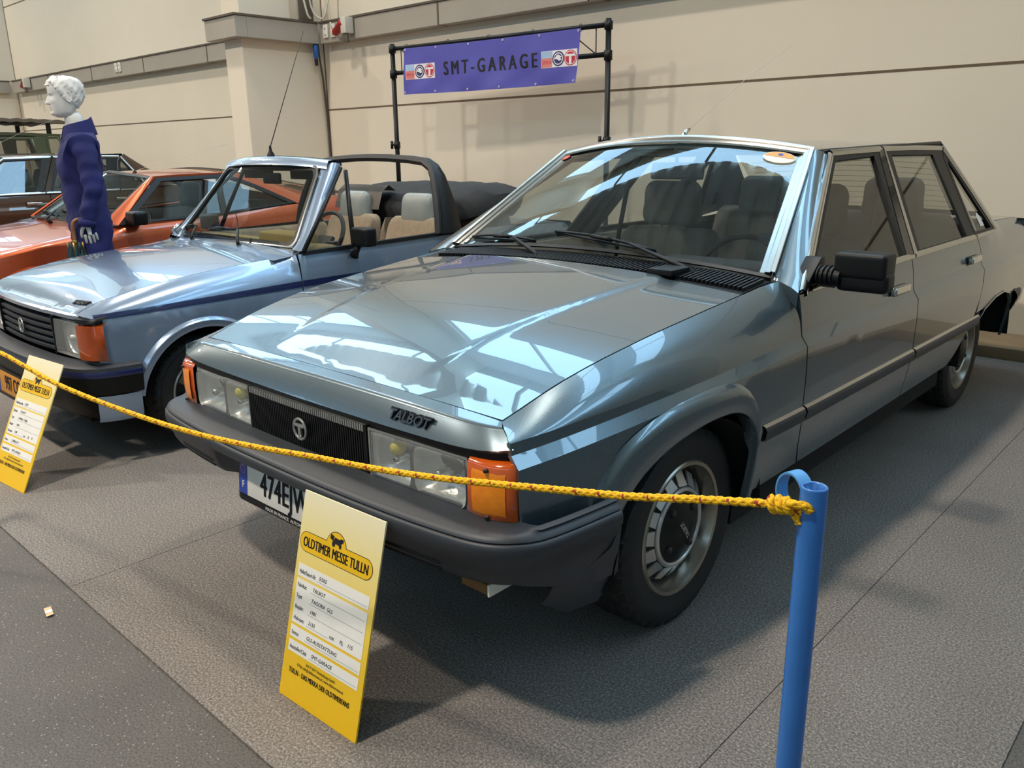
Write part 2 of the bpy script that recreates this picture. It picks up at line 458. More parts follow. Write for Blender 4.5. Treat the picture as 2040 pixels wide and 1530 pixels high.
for i, x in enumerate((-18.5, -12.5, -6.5, -.5)): hall_lamp(x, -3.0, 7.1, 'over the aisle', 1.35)
for i, x in enumerate((-18.5, -12.5, -6.5, -.5)): hall_lamp(x, 2.0, 7.1, 'over the cars', .45)

# carpet laid in strips
xs = [-26.0, -20, -16, -12, -8, -4.83, -2.83, -.83, 1.17, 1.69]
where = ['far left under the dark green car', 'left part of the stand', 'next to the green car', 'under the dark brown saloon', 'between the orange and brown cars', 'under the orange coupe', 'under the pale blue open car', 'between the two yellow boards', 'under the blue-grey saloon', 'narrow strip at the right edge']
for i in range(len(xs)-1):
    bm = BM(); box(bm, xs[i]+.0012, xs[i+1]-.0012, -.37, 4.905, -.006, 0)
    tag(obj('carpet_strip', bm, m_carpet), 'speckled grey carpet strip, '+(where[i] if i < 7 else where[i+1] if i == 8 else where[8]), 'carpet', 'carpet strips of the stand')

# scrap of paper on the bare floor
bm = BM(); vs = [(-.035, -.008, 0), (.03, -.014, .003), (.034, .006, .006), (-.03, .012, .002)]
prism(bm, vs, (0, 0, .0015)); o = obj('paper_scrap', bm, mat('scrap_paper', '#e8b48a', rough=.8), loc=(-.722, -.471, -.0055)); o.rotation_euler = (0, 0, -.1)
tag(o, 'small orange and white paper scrap on the bare dark floor', 'litter')
bm = BM(); prism(bm, [(-.01, -.009, .003), (.012, -.012, .0045), (.014, .008, .0065), (-.008, .010, .0045)], (0, 0, .001)); obj('white_print', bm, m_white, o)

# ---------------------------------------------------------------- trunking, sockets, cables on the wall
def trunk(name, x0, x1, label, lab2):
    t = thing(name, label, 'cable duct', ((x0+x1)/2, WY, 2.66))
    h = (x1-x0)/2
    bm = BM(); box(bm, -h, h, -.15, -.002, 0, .225, bev=.004)
    n = max(1, int((x1-x0)/2.0)); 
    obj('duct', bm, m_duct, t)
    bm = BM(); box(bm, -h, h, -.165, -.002, .226, .25, bev=.003); obj('lip', bm, m_ductlip, t)
    for i in range(1, n):
        x = -h+(x1-x0)*i/n; bm = BM(); box(bm, x-.012, x+.012, -.154, -.01, -.003, .224); obj('joint_strip', bm, m_ductlip, t)
    return t
trunk('cable_duct', -7.17, 3.54, 'long grey cable duct on the wall behind the banner', '')
trunk('cable_duct', -18.4, -7.9, 'long grey cable duct on the wall behind the mannequin', '')
t = thing('cable_duct', 'short grey cable duct wrapped round the front of the wall pier', 'cable duct', (-7.525, 4.8, 2.66))
bm = BM(); box(bm, -.345, .345, -.67, -.522, 0, .225, bev=.004); box(bm, .197, .345, -.521, .45, 0, .225, bev=.004); obj('duct', bm, m_duct, t)
bm = BM(); box(bm, -.36, .36, -.69, -.522, .226, .25, bev=.003); box(bm, .197, .36, -.521, .45, .226, .25, bev=.003); obj('lip', bm, m_ductlip, t)
t = thing('cable_duct', 'short grey cable duct on the far left pier', 'cable duct', (-18.8, 4.8, 2.66))
bm = BM(); box(bm, -.345, .345, -.67, -.522, 0, .225, bev=.004); box(bm, .197, .345, -.521, .45, 0, .225, bev=.004); obj('duct', bm, m_duct, t)
bm = BM(); box(bm, .197, .36, -.69, .45, .226, .25, bev=.003); obj('lip', bm, m_ductlip, t)

def socket(x, z, y, label):
    t = thing('wall_socket', label, 'socket', (x, y, z))
    bm = BM(); box(bm, -.045, .045, -.02, 0, -.075, .075, bev=.006); obj('plate', bm, m_white, t, 40)
    for dz in (-.036, .036): bm = BM(); lathe(bm, [(.001, -.0216), (.022, -.0215), (.022, -.0205)], (0, 0, dz), 'y', 16); obj('outlet', bm, m_cable, t)
    return t
socket(-7.035, 2.79, 5.269, 'white double socket on the duct nearest the pier corner')
socket(-6.89, 2.785, 5.269, 'white double socket on the duct left of the red plug')
socket(-13.12, 2.80, 5.269, 'left one of two white sockets on the duct right of the mannequin head')
socket(-12.98, 2.80, 5.269, 'right one of two white sockets on the duct right of the mannequin head')
socket(-17.7, 2.79, 5.269, 'white socket at the far left end of the duct')
def cee(x, z, label):
    t = thing('power_plug', label, 'plug', (x, 5.253, z))
    mtx = MX.Rotation(radians(-28), 4, 'Y')
    bm = BM(); lathe(bm, [(.02, -.16), (.045, -.13), (.05, .03), (.058, .03), (.058, .07), (.05, .075)], (0, -.075, 0), 'x', 24); bmesh.ops.transform(bm, matrix=mtx, verts=bm.verts); obj('body', bm, m_red, t)
    bm = BM(); box(bm, .05, .15, -.12, 0, -.09, .09, bev=.012); obj('inlet', bm, m_cable, t, 40)
    bm = BM(); box(bm, .06, .14, -.10, -.06, -.19, -.09, bev=.01); obj('bracket', bm, m_ductlip, t, 40)
cee(-6.62, 2.80, 'red industrial plug in its inlet on the grey duct')
cee(-17.4, 2.80, 'small red industrial plug on the far left of the duct')
t = thing('junction_box', 'grey junction box on the pier above the duct corner', 'junction box', (-7.33, 5.08, 3.03))
bm = BM(); box(bm, 0, .16, -.12, .12, -.14, .16, bev=.01); obj('housing', bm, m_duct, t, 40)
bm = BM(); box(bm, .161, .168, -.10, .10, -.12, .14, bev=.004); obj('cover', bm, m_ductlip, t, 40)
def cable(name, pts, r, m, label):
    cu = []; P = [V(p) for p in pts]
    for i in range(len(P)-1):
        p0, p1, p2, p3 = P[max(i-1, 0)], P[i], P[i+1], P[min(i+2, len(P)-1)]
        for k in range(8):
            t = k/8; cu.append(.5*((2*p1)+(p2-p0)*t+(2*p0-5*p1+4*p2-p3)*t*t+(3*p1-p0-3*p2+p3)*t**3))
    cu.append(P[-1]); bm = BM(); tube(bm, cu, r, 8); return tag(obj(name, bm, m), label, 'cable')
cable('power_cable', [(-7.14, 5.12, 4.2), (-7.14, 5.12, 3.3), (-7.12, 5.15, 3.02), (-7.05, 5.22, 2.93), (-6.98, 5.24, 3.0), (-6.95, 5.3, 3.4), (-6.95, 5.35, 4.4)], .012, m_cable, 'pale cable looping down past the junction box')
cable('power_cable', [(-7.13, 4.98, 4.4), (-7.12, 5.0, 3.4), (-7.10, 5.05, 3.0), (-7.10, 5.1, 2.925)], .012, m_cable, 'pale cable hanging in front of the junction box')
cable('power_cable', [(-7.21, 5.24, 2.91), (-7.21, 5.25, 2.72), (-7.26, 5.3, 2.5), (-7.3, 5.36, 2.2), (-7.31, 5.39, 1.6), (-7.31, 5.39, .1)], .012, m_darkcable, 'dark cable running down the wall corner')
cable('power_cable', [(-6.87, 5.235, 2.82), (-6.85, 5.2, 2.86), (-6.8, 5.2, 2.8), (-6.72, 5.19, 2.77)], .01, m_cable, 'short white lead between socket and red plug')
t = thing('cable_coupler', 'small blue plug coupler on the dark cable at the pier corner', 'plug', (-7.235, 5.23, 2.58))
bm = BM(); lathe(bm, [(.015, -.09), (.03, -.07), (.034, .06), (.02, .08)], axis='z', n=20); obj('body', bm, mat('blue_plastic', '#2f6fc0', rough=.4), t)
bm = BM(); lathe(bm, [(.02, -.17), (.024, -.10), (.02, -.09)], axis='z', n=16); obj('sleeve', bm, m_black, t)
bm = BM(); tube(bm, [(0, 0, .05), (0, .02, .16), (0, .05, .3)], .006); t2 = tag(obj('hanging_hook', bm, m_blacksteel, loc=(-3.0, 5.24, 2.6)), 'small black hook on the duct above the banner', 'hook')

# ---------------------------------------------------------------- banner frame
FL, FR = V((-5.0, 4.6, 0)), V((-2.49, 4.86, 0))
fd = (FR-FL).normalized(); fn = V((fd.y, -fd.x, 0))   # fn points to the camera side
def frame_stand():
    t = thing('banner_stand', 'black steel goalpost stand by the wall holding up the violet-blue banner', 'stand', FL)
    for p in (FL, FR):
        o = p-FL; bm = BM()
        tube(bm, [o, o+V((0, 0, 2.42))], .024, 16); q = obj('post', bm, m_blacksteel, t)
        bm = BM(); lathe(bm, [(.026, 2.33), (.036, 2.335), (.036, 2.40), (.026, 2.405)], o, 'z', 20); obj('collar', bm, m_blacksteel, q); bm = BM(); lathe(bm, [(.026, 2.09), (.036, 2.095), (.036, 2.17), (.026, 2.175)], o, 'z', 20); obj('collar', bm, m_blacksteel, q)
        bm = BM(); lathe(bm, [(.025, 1.40), (.034, 1.405), (.034, 1.47), (.025, 1.475)], o, 'z', 20)
        tube(bm, [o+V((0, 0, 1.44)), o+V((-.07, -.02, 1.44))], .012, 8); tube(bm, [o+V((-.06, -.02, 1.40)), o+V((-.06, -.02, 1.48))], .014, 8); obj('clamp', bm, m_blacksteel, q)
        bm = BM(); box(bm, o.x-.22, o.x+.22, o.y-.22, o.y+.22, .001, .012, bev=.003); obj('base_plate', bm, m_blacksteel, q)
    for z in (2.372, 2.14):
        bm = BM(); tube(bm, [V((0, 0, z)), FR-FL+V((0, 0, z))], .021, 14); obj('rail', bm, m_blacksteel, t)
    L = (FR-FL).length; n = 8
    for i in range(n):
        a = .12+(L-.24)*i/n; b = .12+(L-.24)*(i+1)/n
        bm = BM(); tube(bm, [fd*a+V((0, 0, 2.36)), fd*a+V((0, 0, 2.15))], .005, 6); tube(bm, [fd*a+V((0, 0, 2.36)), fd*b+V((0, 0, 2.15))], .005, 6); obj('brace', bm, m_blacksteel, t)
    bm = BM(); tube(bm, [fd*(L-.12)+V((0, 0, 2.36)), fd*(L-.12)+V((0, 0, 2.15))], .005, 6); obj('brace', bm, m_blacksteel, t)
frame_stand()
m_banner = mat('banner_vinyl', '#5a58b4', rough=.42, var=.05, scale=5, bump=.25, bscale=3)
m_ink = mat('black_print', '#15131c', rough=.6)
def banner():
    top, bot, x0, x1 = 2.365, 1.93, .19, 2.27   # along the frame
    def surf(a, z):
        w = .009*sin(a*7.1+z*9)+.004*sin(a*13-z*21)
        return FL+fd*a+fn*(.028+w*(top-z)/.44*.8)+V((0, 0, z-.01*sin(a*1.4)))
    t = thing('banner', 'wide violet-blue vinyl banner with garage lettering hung on the black frame', 'banner', FL)
    bm = BM(); secs = []
    for i in range(61):
        a = x0+(x1-x0)*i/60; secs.append([surf(a-.05*(top-z)/.44*(1 if i > 30 else .6), z)-FL for z in [bot+(top-bot)*k/14 for k in range(15)]])
    loft(bm, secs)
    r = bmesh.ops.solidify(bm, geom=bm.faces[:], thickness=.0015); obj('sheet', bm, m_banner, t, 50)
    def at(a, z, up=.006): return surf(a, z)-FL+fn*up
    def put(a, z, up=.008): return frame_mtx(at(a, z, up), fd, (0, 0, 1))
    def lay(o, m0, base):
        # press a print onto the waves of the sheet
        b = BM(); b.from_mesh(o.data)
        for k in range(1, 60): bmesh.ops.bisect_plane(b, geom=b.verts[:]+b.edges[:]+b.faces[:], plane_co=fd*(.04*k), plane_no=fd)
        for k in range(1, 16): bmesh.ops.bisect_plane(b, geom=b.verts[:]+b.edges[:]+b.faces[:], plane_co=(0, 0, 1.90+.03*k), plane_no=(0, 0, 1))
        org = m0.translation
        for v in b.verts:
            h = (v.co-org).dot(fn); a = v.co.dot(fd); z = v.co.z; v.co = surf(a, z+.01*sin(a*1.4))-FL+fn*(base+h)
        b.normal_update(); b.to_mesh(o.data); b.free()
        return o
    ml = put(1.26, 2.145, .016); lay(text_mesh('lettering', 'SMT-GARAGE', m_ink, t, .175, ml, .0006, .74, 0, spacing=1.55, fat=.0055), ml, .003)
    mw = mat('print_white', '#efe9ee', rough=.5); mr = mat('print_red', '#c2303c', rough=.5); mn = mat('print_navy', '#2b2c66', rough=.5); mp = mat('print_salmon', '#e0847c', rough=.5); ms = mat('print_sky', '#a9c6e6', rough=.5)
    for a0, a1 in ((.205, .59), (1.86, 2.235)):
        c = (a0+a1)/2; z = 2.14; w = (a1-a0)/2
        M0 = put(c, z, .018)
        def flat(name, pts, m, par, d):
            bm = BM(); prism(bm, [M0 @ V((x, y, d)) for x, y in pts], (M0.to_3x3() @ V((0, 0, .0006)))); return lay(obj(name, bm, m, par), M0, .003)
        def disc(cx, cy, r, n=32, sx=1): return [(cx+sx*r*cos(2*pi*k/n), cy+r*sin(2*pi*k/n)) for k in range(n)]
        p = flat('logo_panel', [(-w, -.07), (w, -.07), (w, .07), (-w, .07)], mw, t, 0)
        flat('emblem_field', [(-w+.004, -.066), (-w+.118, -.066), (-w+.118, .01), (-w+.004, .01)], mp, p, .001)
        flat('emblem_field', [(-w+.004, .011), (-w+.118, .011), (-w+.118, .066), (-w+.004, .066)], ms, p, .001)
        lay(text_mesh('emblem_lettering', 'SIMCA', mr, p, .042, M0 @ MX.Translation((-w+.061, -.025, .002)), .0004, .8), M0, .003)
        cx = -.005; flat('emblem_ring', disc(cx, 0, .062), mn, p, .001); flat('emblem_ring', disc(cx, 0, .05), mw, p, .002); flat('emblem_disc', disc(cx, 0, .042), mn, p, .003)
        flat('emblem_stripe', [(cx-.04, .0), (cx-.012, .034), (cx+.012, .03), (cx+.036, .012), (cx+.02, .006), (cx+.038, -.01), (cx+.01, -.018), (cx-.012, -.004)], mw, p, .004)
        cx = w-.068; flat('emblem_ring', disc(cx, 0, .064), mr, p, .001); flat('emblem_ring', disc(cx, 0, .056), mw, p, .002); flat('emblem_disc', disc(cx, 0, .05), mr, p, .003)
        flat('emblem_letter', [(cx-.052, .012), (cx+.052, .012), (cx+.05, .03), (cx-.05, .03)], mw, p, .004); flat('emblem_letter', [(cx-.012, .012), (cx+.012, .012), (cx+.012, -.052), (cx-.012, -.052)], mw, p, .004)
    for i in range(6):
        a = x0+.02+(x1-x0-.04)*i/5
        for z in (top-.018, bot+.018):
            aa = a-.05*(top-z)/.44*(1 if a > 1.2 else .6)
            bm = BM(); lathe(bm, [(.009, 0), (.010, .002), (.006, .003), (.005, .001)], axis='z', n=14)
            bmesh.ops.transform(bm, matrix=put(aa, z, .004), verts=bm.verts); obj('eyelet', bm, m_white, t)
    for a in (.2, .75, 1.25, 1.75, 2.25):
        bm = BM(); pts = [fd*a+fn*.03*cos(q)+V((0, 0, 2.372+.03*sin(q))) for q in [2*pi*k/16 for k in range(16)]]; tube(bm, pts, .0025, 6, closed=True); obj('cable_tie', bm, m_black, t)
banner()
# ================================================================ CAR PIECES SHARED BY ALL CARS
def paint(name, col, metal=.55, rough=.28, var=.03):
    return mat(name, col, rough=rough, metal=metal, coat=1., coatr=.015, var=var, scale=260)
m_chrome = mat('chrome', '#d9d9d6', rough=.13, metal=1., var=.02)
m_alu = mat('brushed_aluminium', '#c2c0ba', rough=.24, metal=1., var=.03)
m_rub = mat('tyre_rubber', '#1b1a1b', rough=.72, var=.12, scale=30)
m_trim = mat('black_trim', '#0e0f11', rough=.45, spec=.3)
m_grey_bump = mat('bumper_grey', '#2f3238', rough=.48, var=.05, scale=30, bump=.03, bscale=300)
m_under = mat('underbody', '#0b0b0c', rough=.9)
m_steel = mat('wheel_steel', '#a39c90', rough=.3, metal=.9, var=.08)
m_tab = mat('wheel_tab', '#c5c4c2', rough=.3, metal=.7)
m_rimdark = mat('wheel_dark', '#2b2a2a', rough=.45, metal=.3)
m_glass = glass_mat('clear_glass', (.80, .83, .82), 1.0)
m_wsglass = glass_mat('windscreen_glass', (.74, .80, .79), 1.0)
m_dkglass = glass_mat('side_glass', (.66, .67, .64), 1.0)
m_lens = glass_mat('lamp_lens', (.93, .94, .93), .7)
m_badge = mat('badge_steel', '#56585b', rough=.3, metal=.8)
m_refl = mat('reflector', '#dedbd4', rough=.3, metal=.6, var=.1, scale=40, bump=.3, bscale=30)
m_amber = mat('amber_lens', '#d8590c', rough=.16, coat=1, var=.12, scale=25, trans=.12)
m_amber2 = mat('amber_inner', '#ff8a12', rough=.25, coat=.5, var=.15, scale=40)
m_amberdk = mat('amber_lens_deep', '#a8440f', rough=.18, coat=1, var=.15, scale=18)
m_seat = mat('seat_velour', '#7b776e', rough=.9, var=.08, scale=18, bump=.1, bscale=150)
m_seatdk = mat('cabin_dark', '#33363a', rough=.8)
m_dash = mat('dashboard', '#5c584c', rough=.75, var=.05)
m_lining = mat('roof_lining', '#8d897e', rough=.95)
m_platew = mat('plate_white', '#d9d5cc', rough=.45)
m_plateb = mat('plate_blue', '#27409c', rough=.45)
m_platey = mat('plate_yellow', '#d08a2c', rough=.5)
m_silver = mat('silver_badge', '#b9b9b6', rough=.32, metal=.8)

TYRES = {}
def tyre_mesh(R, r, w, tread=True):
    key = (R, r, w, tread)
    if key in TYRES: return TYRES[key]
    n = 252 if tread else 64; bm = BM(); h = w/2
    prof = [(r, h*.78), (r+.010, h*.90), ((R+r)/2-.006, h*1.0), ((R+r)/2+.02, h*1.0), (R-.026, h*.93), (R-.010, h*.86)]
    tr = [h*.86-2*h*.86*k/12 for k in range(13)]
    P = prof + [(R-.004*(abs(t)/h)**2, t) for t in tr[1:-1]] + [(a, -b) for a, b in prof[::-1]]
    t0, t1 = len(prof)-1, len(prof)+len(tr)-2
    rings = []
    for j, (rr, hh) in enumerate(P):
        ring = []
        for k in range(n):
            a = 2*pi*k/n; q = rr
            if tread and t0 <= j <= t1:
                c = abs(j-(t0+t1)/2)
                if abs(c-2) < .4 or (int(k+c*1.5) % 7 == 0 and c > 1.5): q = rr-.009
            ring.append(bm.verts.new((hh, q*cos(a), q*sin(a))))
        rings.append(ring)
    for A, B in zip(rings[:-1], rings[1:]):
        for k in range(n):
            f = bm.faces.new((A[k], B[k], B[(k+1) % n], A[(k+1) % n])); f.smooth = True
    bmesh.ops.recalc_face_normals(bm, faces=bm.faces[:])
    for e in bm.edges:
        if len(e.link_faces) == 2 and e.calc_face_angle(0) > radians(32): e.smooth = False
    me = bpy.data.meshes.new('tyre'); bm.to_mesh(me); bm.free(); me.materials.append(m_rub)
    TYRES[key] = me; return me
def wheel(root, c, sgn, R=.31, r=.195, w=.175, style='slots', rot=0., tread=True):
    """c: centre of the tyre; the outer face looks along sgn * x"""
    bm = BM(); ho = w/2*.84
    if style == 'slots':
        lathe(bm, [(r+.012, ho+.004), (r+.006, ho+.010), (r-.004, ho+.008), (r-.012, ho-.012), (r-.02, ho-.05), (r-.021, -ho)], (0, 0, 0), 'x', 64, sgn=sgn)
    else:
        lathe(bm, [(r+.010, ho+.002), (r+.002, ho+.008), (r-.008, ho-.004), (r-.02, ho-.03), (r-.022, -ho)], (0, 0, 0), 'x', 56, sgn=sgn)
    wh = obj('wheel', bm, m_steel, root, 40); wh.location = c
    o = link(bpy.data.objects.new('tyre', tyre_mesh(R, r, w, tread)), wh)
    k = r/.195
    if style == 'slots':
        bm = BM(); lathe(bm, [(r-.02, ho-.045), (r-.03, ho-.042), (.122*k, ho-.012), (.118*k, ho-.014), (.001, ho-.03)], (0, 0, 0), 'x', 64, sgn=sgn); obj('wheel_disc', bm, m_rimdark, wh)
        for i in range(15):
            a = 2*pi*i/15+rot; d = .062
            pts = []; bm = BM()
            for rr, da, hh in ((.166*k, -d*1.75, ho-.033), (.166*k, d*1.75, ho-.033), (.126*k, d*2.9, ho-.008), (.126*k, -d*2.9, ho-.008)):
                pts.append((hh*sgn, rr*cos(a+da), rr*sin(a+da)))
            prism(bm, pts, (-.006*sgn, 0, 0)); obj('slot_tab', bm, m_tab, wh, 30)
        bm = BM(); lathe(bm, [(.122*k, ho-.01), (.122*k, ho-.002), (.114*k, ho+.001), (.108*k, ho-.001), (.107*k, ho-.008)], (0, 0, 0), 'x', 56, sgn=sgn); obj('trim_ring', bm, m_tab, wh)
        bm = BM(); lathe(bm, [(.108*k, ho-.006), (.10*k, ho-.003), (.06*k, ho+.006), (.05*k, ho+.012), (.001, ho+.014)], (0, 0, 0), 'x', 56, sgn=sgn)
        obj('hubcap', bm, m_trim, wh)
        for i in range(4):
            bm = BM(); a = 2*pi*i/4+rot+.5; lathe(bm, [(.011, ho-.006), (.011, ho+.008), (.006, ho+.012), (.001, ho+.012)], (0, .078*k*cos(a), .078*k*sin(a)), 'x', 10, sgn=sgn); obj('wheel_nut', bm, m_rimdark, wh)
    elif style == 'spokes':
        bm = BM(); lathe(bm, [(r-.022, ho-.045), (.05, ho-.05), (.001, ho-.05)], (0, 0, 0), 'x', 48, sgn=sgn); obj('wheel_disc', bm, m_rimdark, wh)
        bm = BM()
        for i in range(8):
            a = 2*pi*i/8+rot
            pts = [(sgn*(ho-.02), (r-.02)*cos(a-.16), (r-.02)*sin(a-.16)), (sgn*(ho-.02), (r-.02)*cos(a+.16), (r-.02)*sin(a+.16)), (sgn*(ho-.005), .05*cos(a+.4), .05*sin(a+.4)), (sgn*(ho-.005), .05*cos(a-.4), .05*sin(a-.4))]
            prism(bm, pts, (-.018*sgn, 0, 0))
        obj('spoke', bm, m_alu, wh, 30)
        bm = BM(); lathe(bm, [(.065, ho-.03), (.06, ho+.0), (.035, ho+.006), (.001, ho+.008)], (0, 0, 0), 'x', 32, sgn=sgn); obj('hubcap', bm, m_trim, wh)
    return wh
def rounded_prism(bm, prof, x0, x1, edge=.03, n=5):
    """(y, z) outline swept across x with softly rolled ends"""
    c = V((sum(p[0] for p in prof)/len(prof), sum(p[1] for p in prof)/len(prof)))
    secs = []; xm = (x0+x1)/2
    st = [(x0, .0)] + [(x0+edge*(1-cos(pi/2*k/n)), sin(pi/2*k/n)) for k in range(1, n+1)]
    st = [(x0+edge*(1-cos(pi/2*k/n)), sin(pi/2*k/n)) for k in range(n+1)]
    st += [(2*xm-a, b) for a, b in st[::-1]]
    for x, s in st:
        sec = []
        for y, z in prof:
            d = V((y, z))-c; L = d.length; q = c+d*((L-edge*(1-s))/L) if L > edge else V((y, z)); sec.append((x, q.x, q.y))
        secs.append(sec)
    loft(bm, secs, closed=True, caps=True)
def curve_loop(pts, k=4):
    """closed Catmull-Rom through 2-D points"""
    n = len(pts); o = []
    for i in range(n):
        p0, p1, p2, p3 = [V(pts[(i+j-1) % n]) for j in range(4)]
        for j in range(k):
            t = j/k; o.append(tuple(.5*((2*p1)+(p2-p0)*t+(2*p0-5*p1+4*p2-p3)*t*t+(3*p1-p0-3*p2+p3)*t**3)))
    return o
def front_seat(root, x, y, z, m, w=.5, hr=True, mh=None, hz=.0, ribs=0, recl=.28, hgap=.0):
    """y: where back and cushion meet; the seat looks towards -y"""
    bm = BM(); rounded_prism(bm, curve_loop([(y-.48, z+.12), (y-.46, z+.2), (y-.2, z+.19), (y+.05, z+.14), (y+.06, z-.02), (y-.45, z-.02)]), x-w/2, x+w/2, .05)
    s = obj('seat', bm, m, root, 60)
    bm = BM(); L = .56; pr = [(-.05, .05), (.09, .02), (.12, .30), (.10, .56), (.05, .60), (-.01, .57), (-.035, .32)]
    rounded_prism(bm, curve_loop([(y+a+b*recl, z+.05+b) for a, b in pr]), x-w/2, x+w/2, .06)
    if ribs:
        for i in range(ribs):
            xx = x-w*.3+w*.6*i/(ribs-1)
            tube(bm, [(xx, y-.035+b*recl+a, z+.05+b) for a, b in ((-.012, .10), (-.004, .3), (.018, .5), (.05, .585))], .006, 6)
    b = obj('backrest', bm, m, s, 60)
    if hr:
        bm = BM(); zz = z+.67+hz+hgap; yy = y+.05+.62*recl
        rounded_prism(bm, curve_loop([(yy-.05, zz), (yy-.06, zz+.1), (yy-.03, zz+.2), (yy+.03, zz+.2), (yy+.05, zz+.1), (yy+.045, zz)]), x-w*.29, x+w*.29, .05)
        h = obj('headrest', bm, mh or m, s, 60)
        bm = BM()
        for d in (-.06, .06): tube(bm, [(x+d, yy, zz-.09), (x+d, yy, zz+.03)], .006, 6)
        obj('headrest_post', bm, m_chrome, s)
    return s
def steering_wheel(root, c, r, tilt, m):
    bm = BM(); mt = MX.Translation(c) @ MX.Rotation(tilt, 4, 'X')
    tube(bm, [mt @ V((r*cos(a), r*sin(a), 0)) for a in [2*pi*k/36 for k in range(36)]], .013, 8, closed=True)
    for a in (pi*1.0, 0, 1.5*pi): tube(bm, [mt @ V((.04*cos(a), .04*sin(a), -.02)), mt @ V((r*cos(a), r*sin(a), 0))], .012, 6)
    lathe0 = len(bm.verts)
    box(bm, -.07, .07, -.045, .045, -.04, -.01, bev=.01, mtx=mt)
    tube(bm, [mt @ V((0, 0, -.04)), mt @ V((0, 0, -.3))], .025, 8)
    return obj('steering_wheel', bm, m, root, 40)
def wiper(root, pivot, elbow, a, b, nrm, m=None):
    m = m or m_trim; nrm = V(nrm).normalized(); pivot, elbow, a, b = map(V, (pivot, elbow, a, b))
    bm = BM(); up = nrm
    lathe0 = tube(bm, [pivot-nrm*.02, pivot+nrm*.022], .014, 12)
    tube(bm, [pivot+nrm*.02, pivot.lerp(elbow, .25)+nrm*.028, elbow+nrm*.02], [.011, .009, .005], 8, up=tuple(nrm), sx=1.)
    w = obj('wiper_arm', bm, m, root, 50)
    bm = BM(); n = 9
    pts = [a.lerp(b, k/(n-1)) for k in range(n)]
    tube(bm, [p+nrm*.006 for p in pts], .0045, 6)
    tube(bm, [p+nrm*(.012+.016*sin(pi*k/(n-1))) for k, p in enumerate(pts)], .005, 6)
    d = (b-a).normalized(); c = a.lerp(b, .5)
    tube(bm, [c-d*.05+nrm*.024, c+d*.05+nrm*.024], .009, 8)
    obj('wiper_blade', bm, m, w, 50)
    return w
def eu_plate(root, M0, w, h, chars, m_face, band, letter_h, sx, spacing, country='F', frame=True, xoff=0.):
    """number plate in the x-y plane of M0, face towards +z"""
    bm = BM(); box(bm, -w/2-.012, w/2+.012, -h/2-.022, h/2+.010, -.012, .0, bev=.004, mtx=M0); p = obj('number_plate', bm, m_trim, root, 40)
    bm = BM(); box(bm, -w/2, w/2, -h/2, h/2, .0005, .003, bev=.001, mtx=M0); obj('plate_face', bm, m_face, p, 40)
    if band:
        bm = BM(); box(bm, -w/2+.001, -w/2+.044, -h/2+.001, h/2-.001, .0031, .0038, mtx=M0); obj('country_band', bm, m_plateb, p)
        text_mesh('country_letter', country, m_platew, p, .03, M0 @ MX.Translation((-w/2+.022, -h/2+.03, .0042)), .0003, .9, .0004)
        bm = BM()
        for i in range(12):
            a = 2*pi*i/12; lathe(bm, [(.0022, .0042), (.0021, .0045), (.0001, .0045)], (-w/2+.022+.013*cos(a), h/2-.03+.013*sin(a), 0), 'z', 6)
        bmesh.ops.transform(bm, matrix=M0, verts=bm.verts); obj('star_ring', bm, m_platey, p)
    if chars: text_mesh('plate_lettering', chars, m_ink, p, letter_h*1.38, M0 @ MX.Translation((.022+xoff, -.001, .0036)), .0006, sx, 0, spacing=spacing, fat=.0022)
    return p
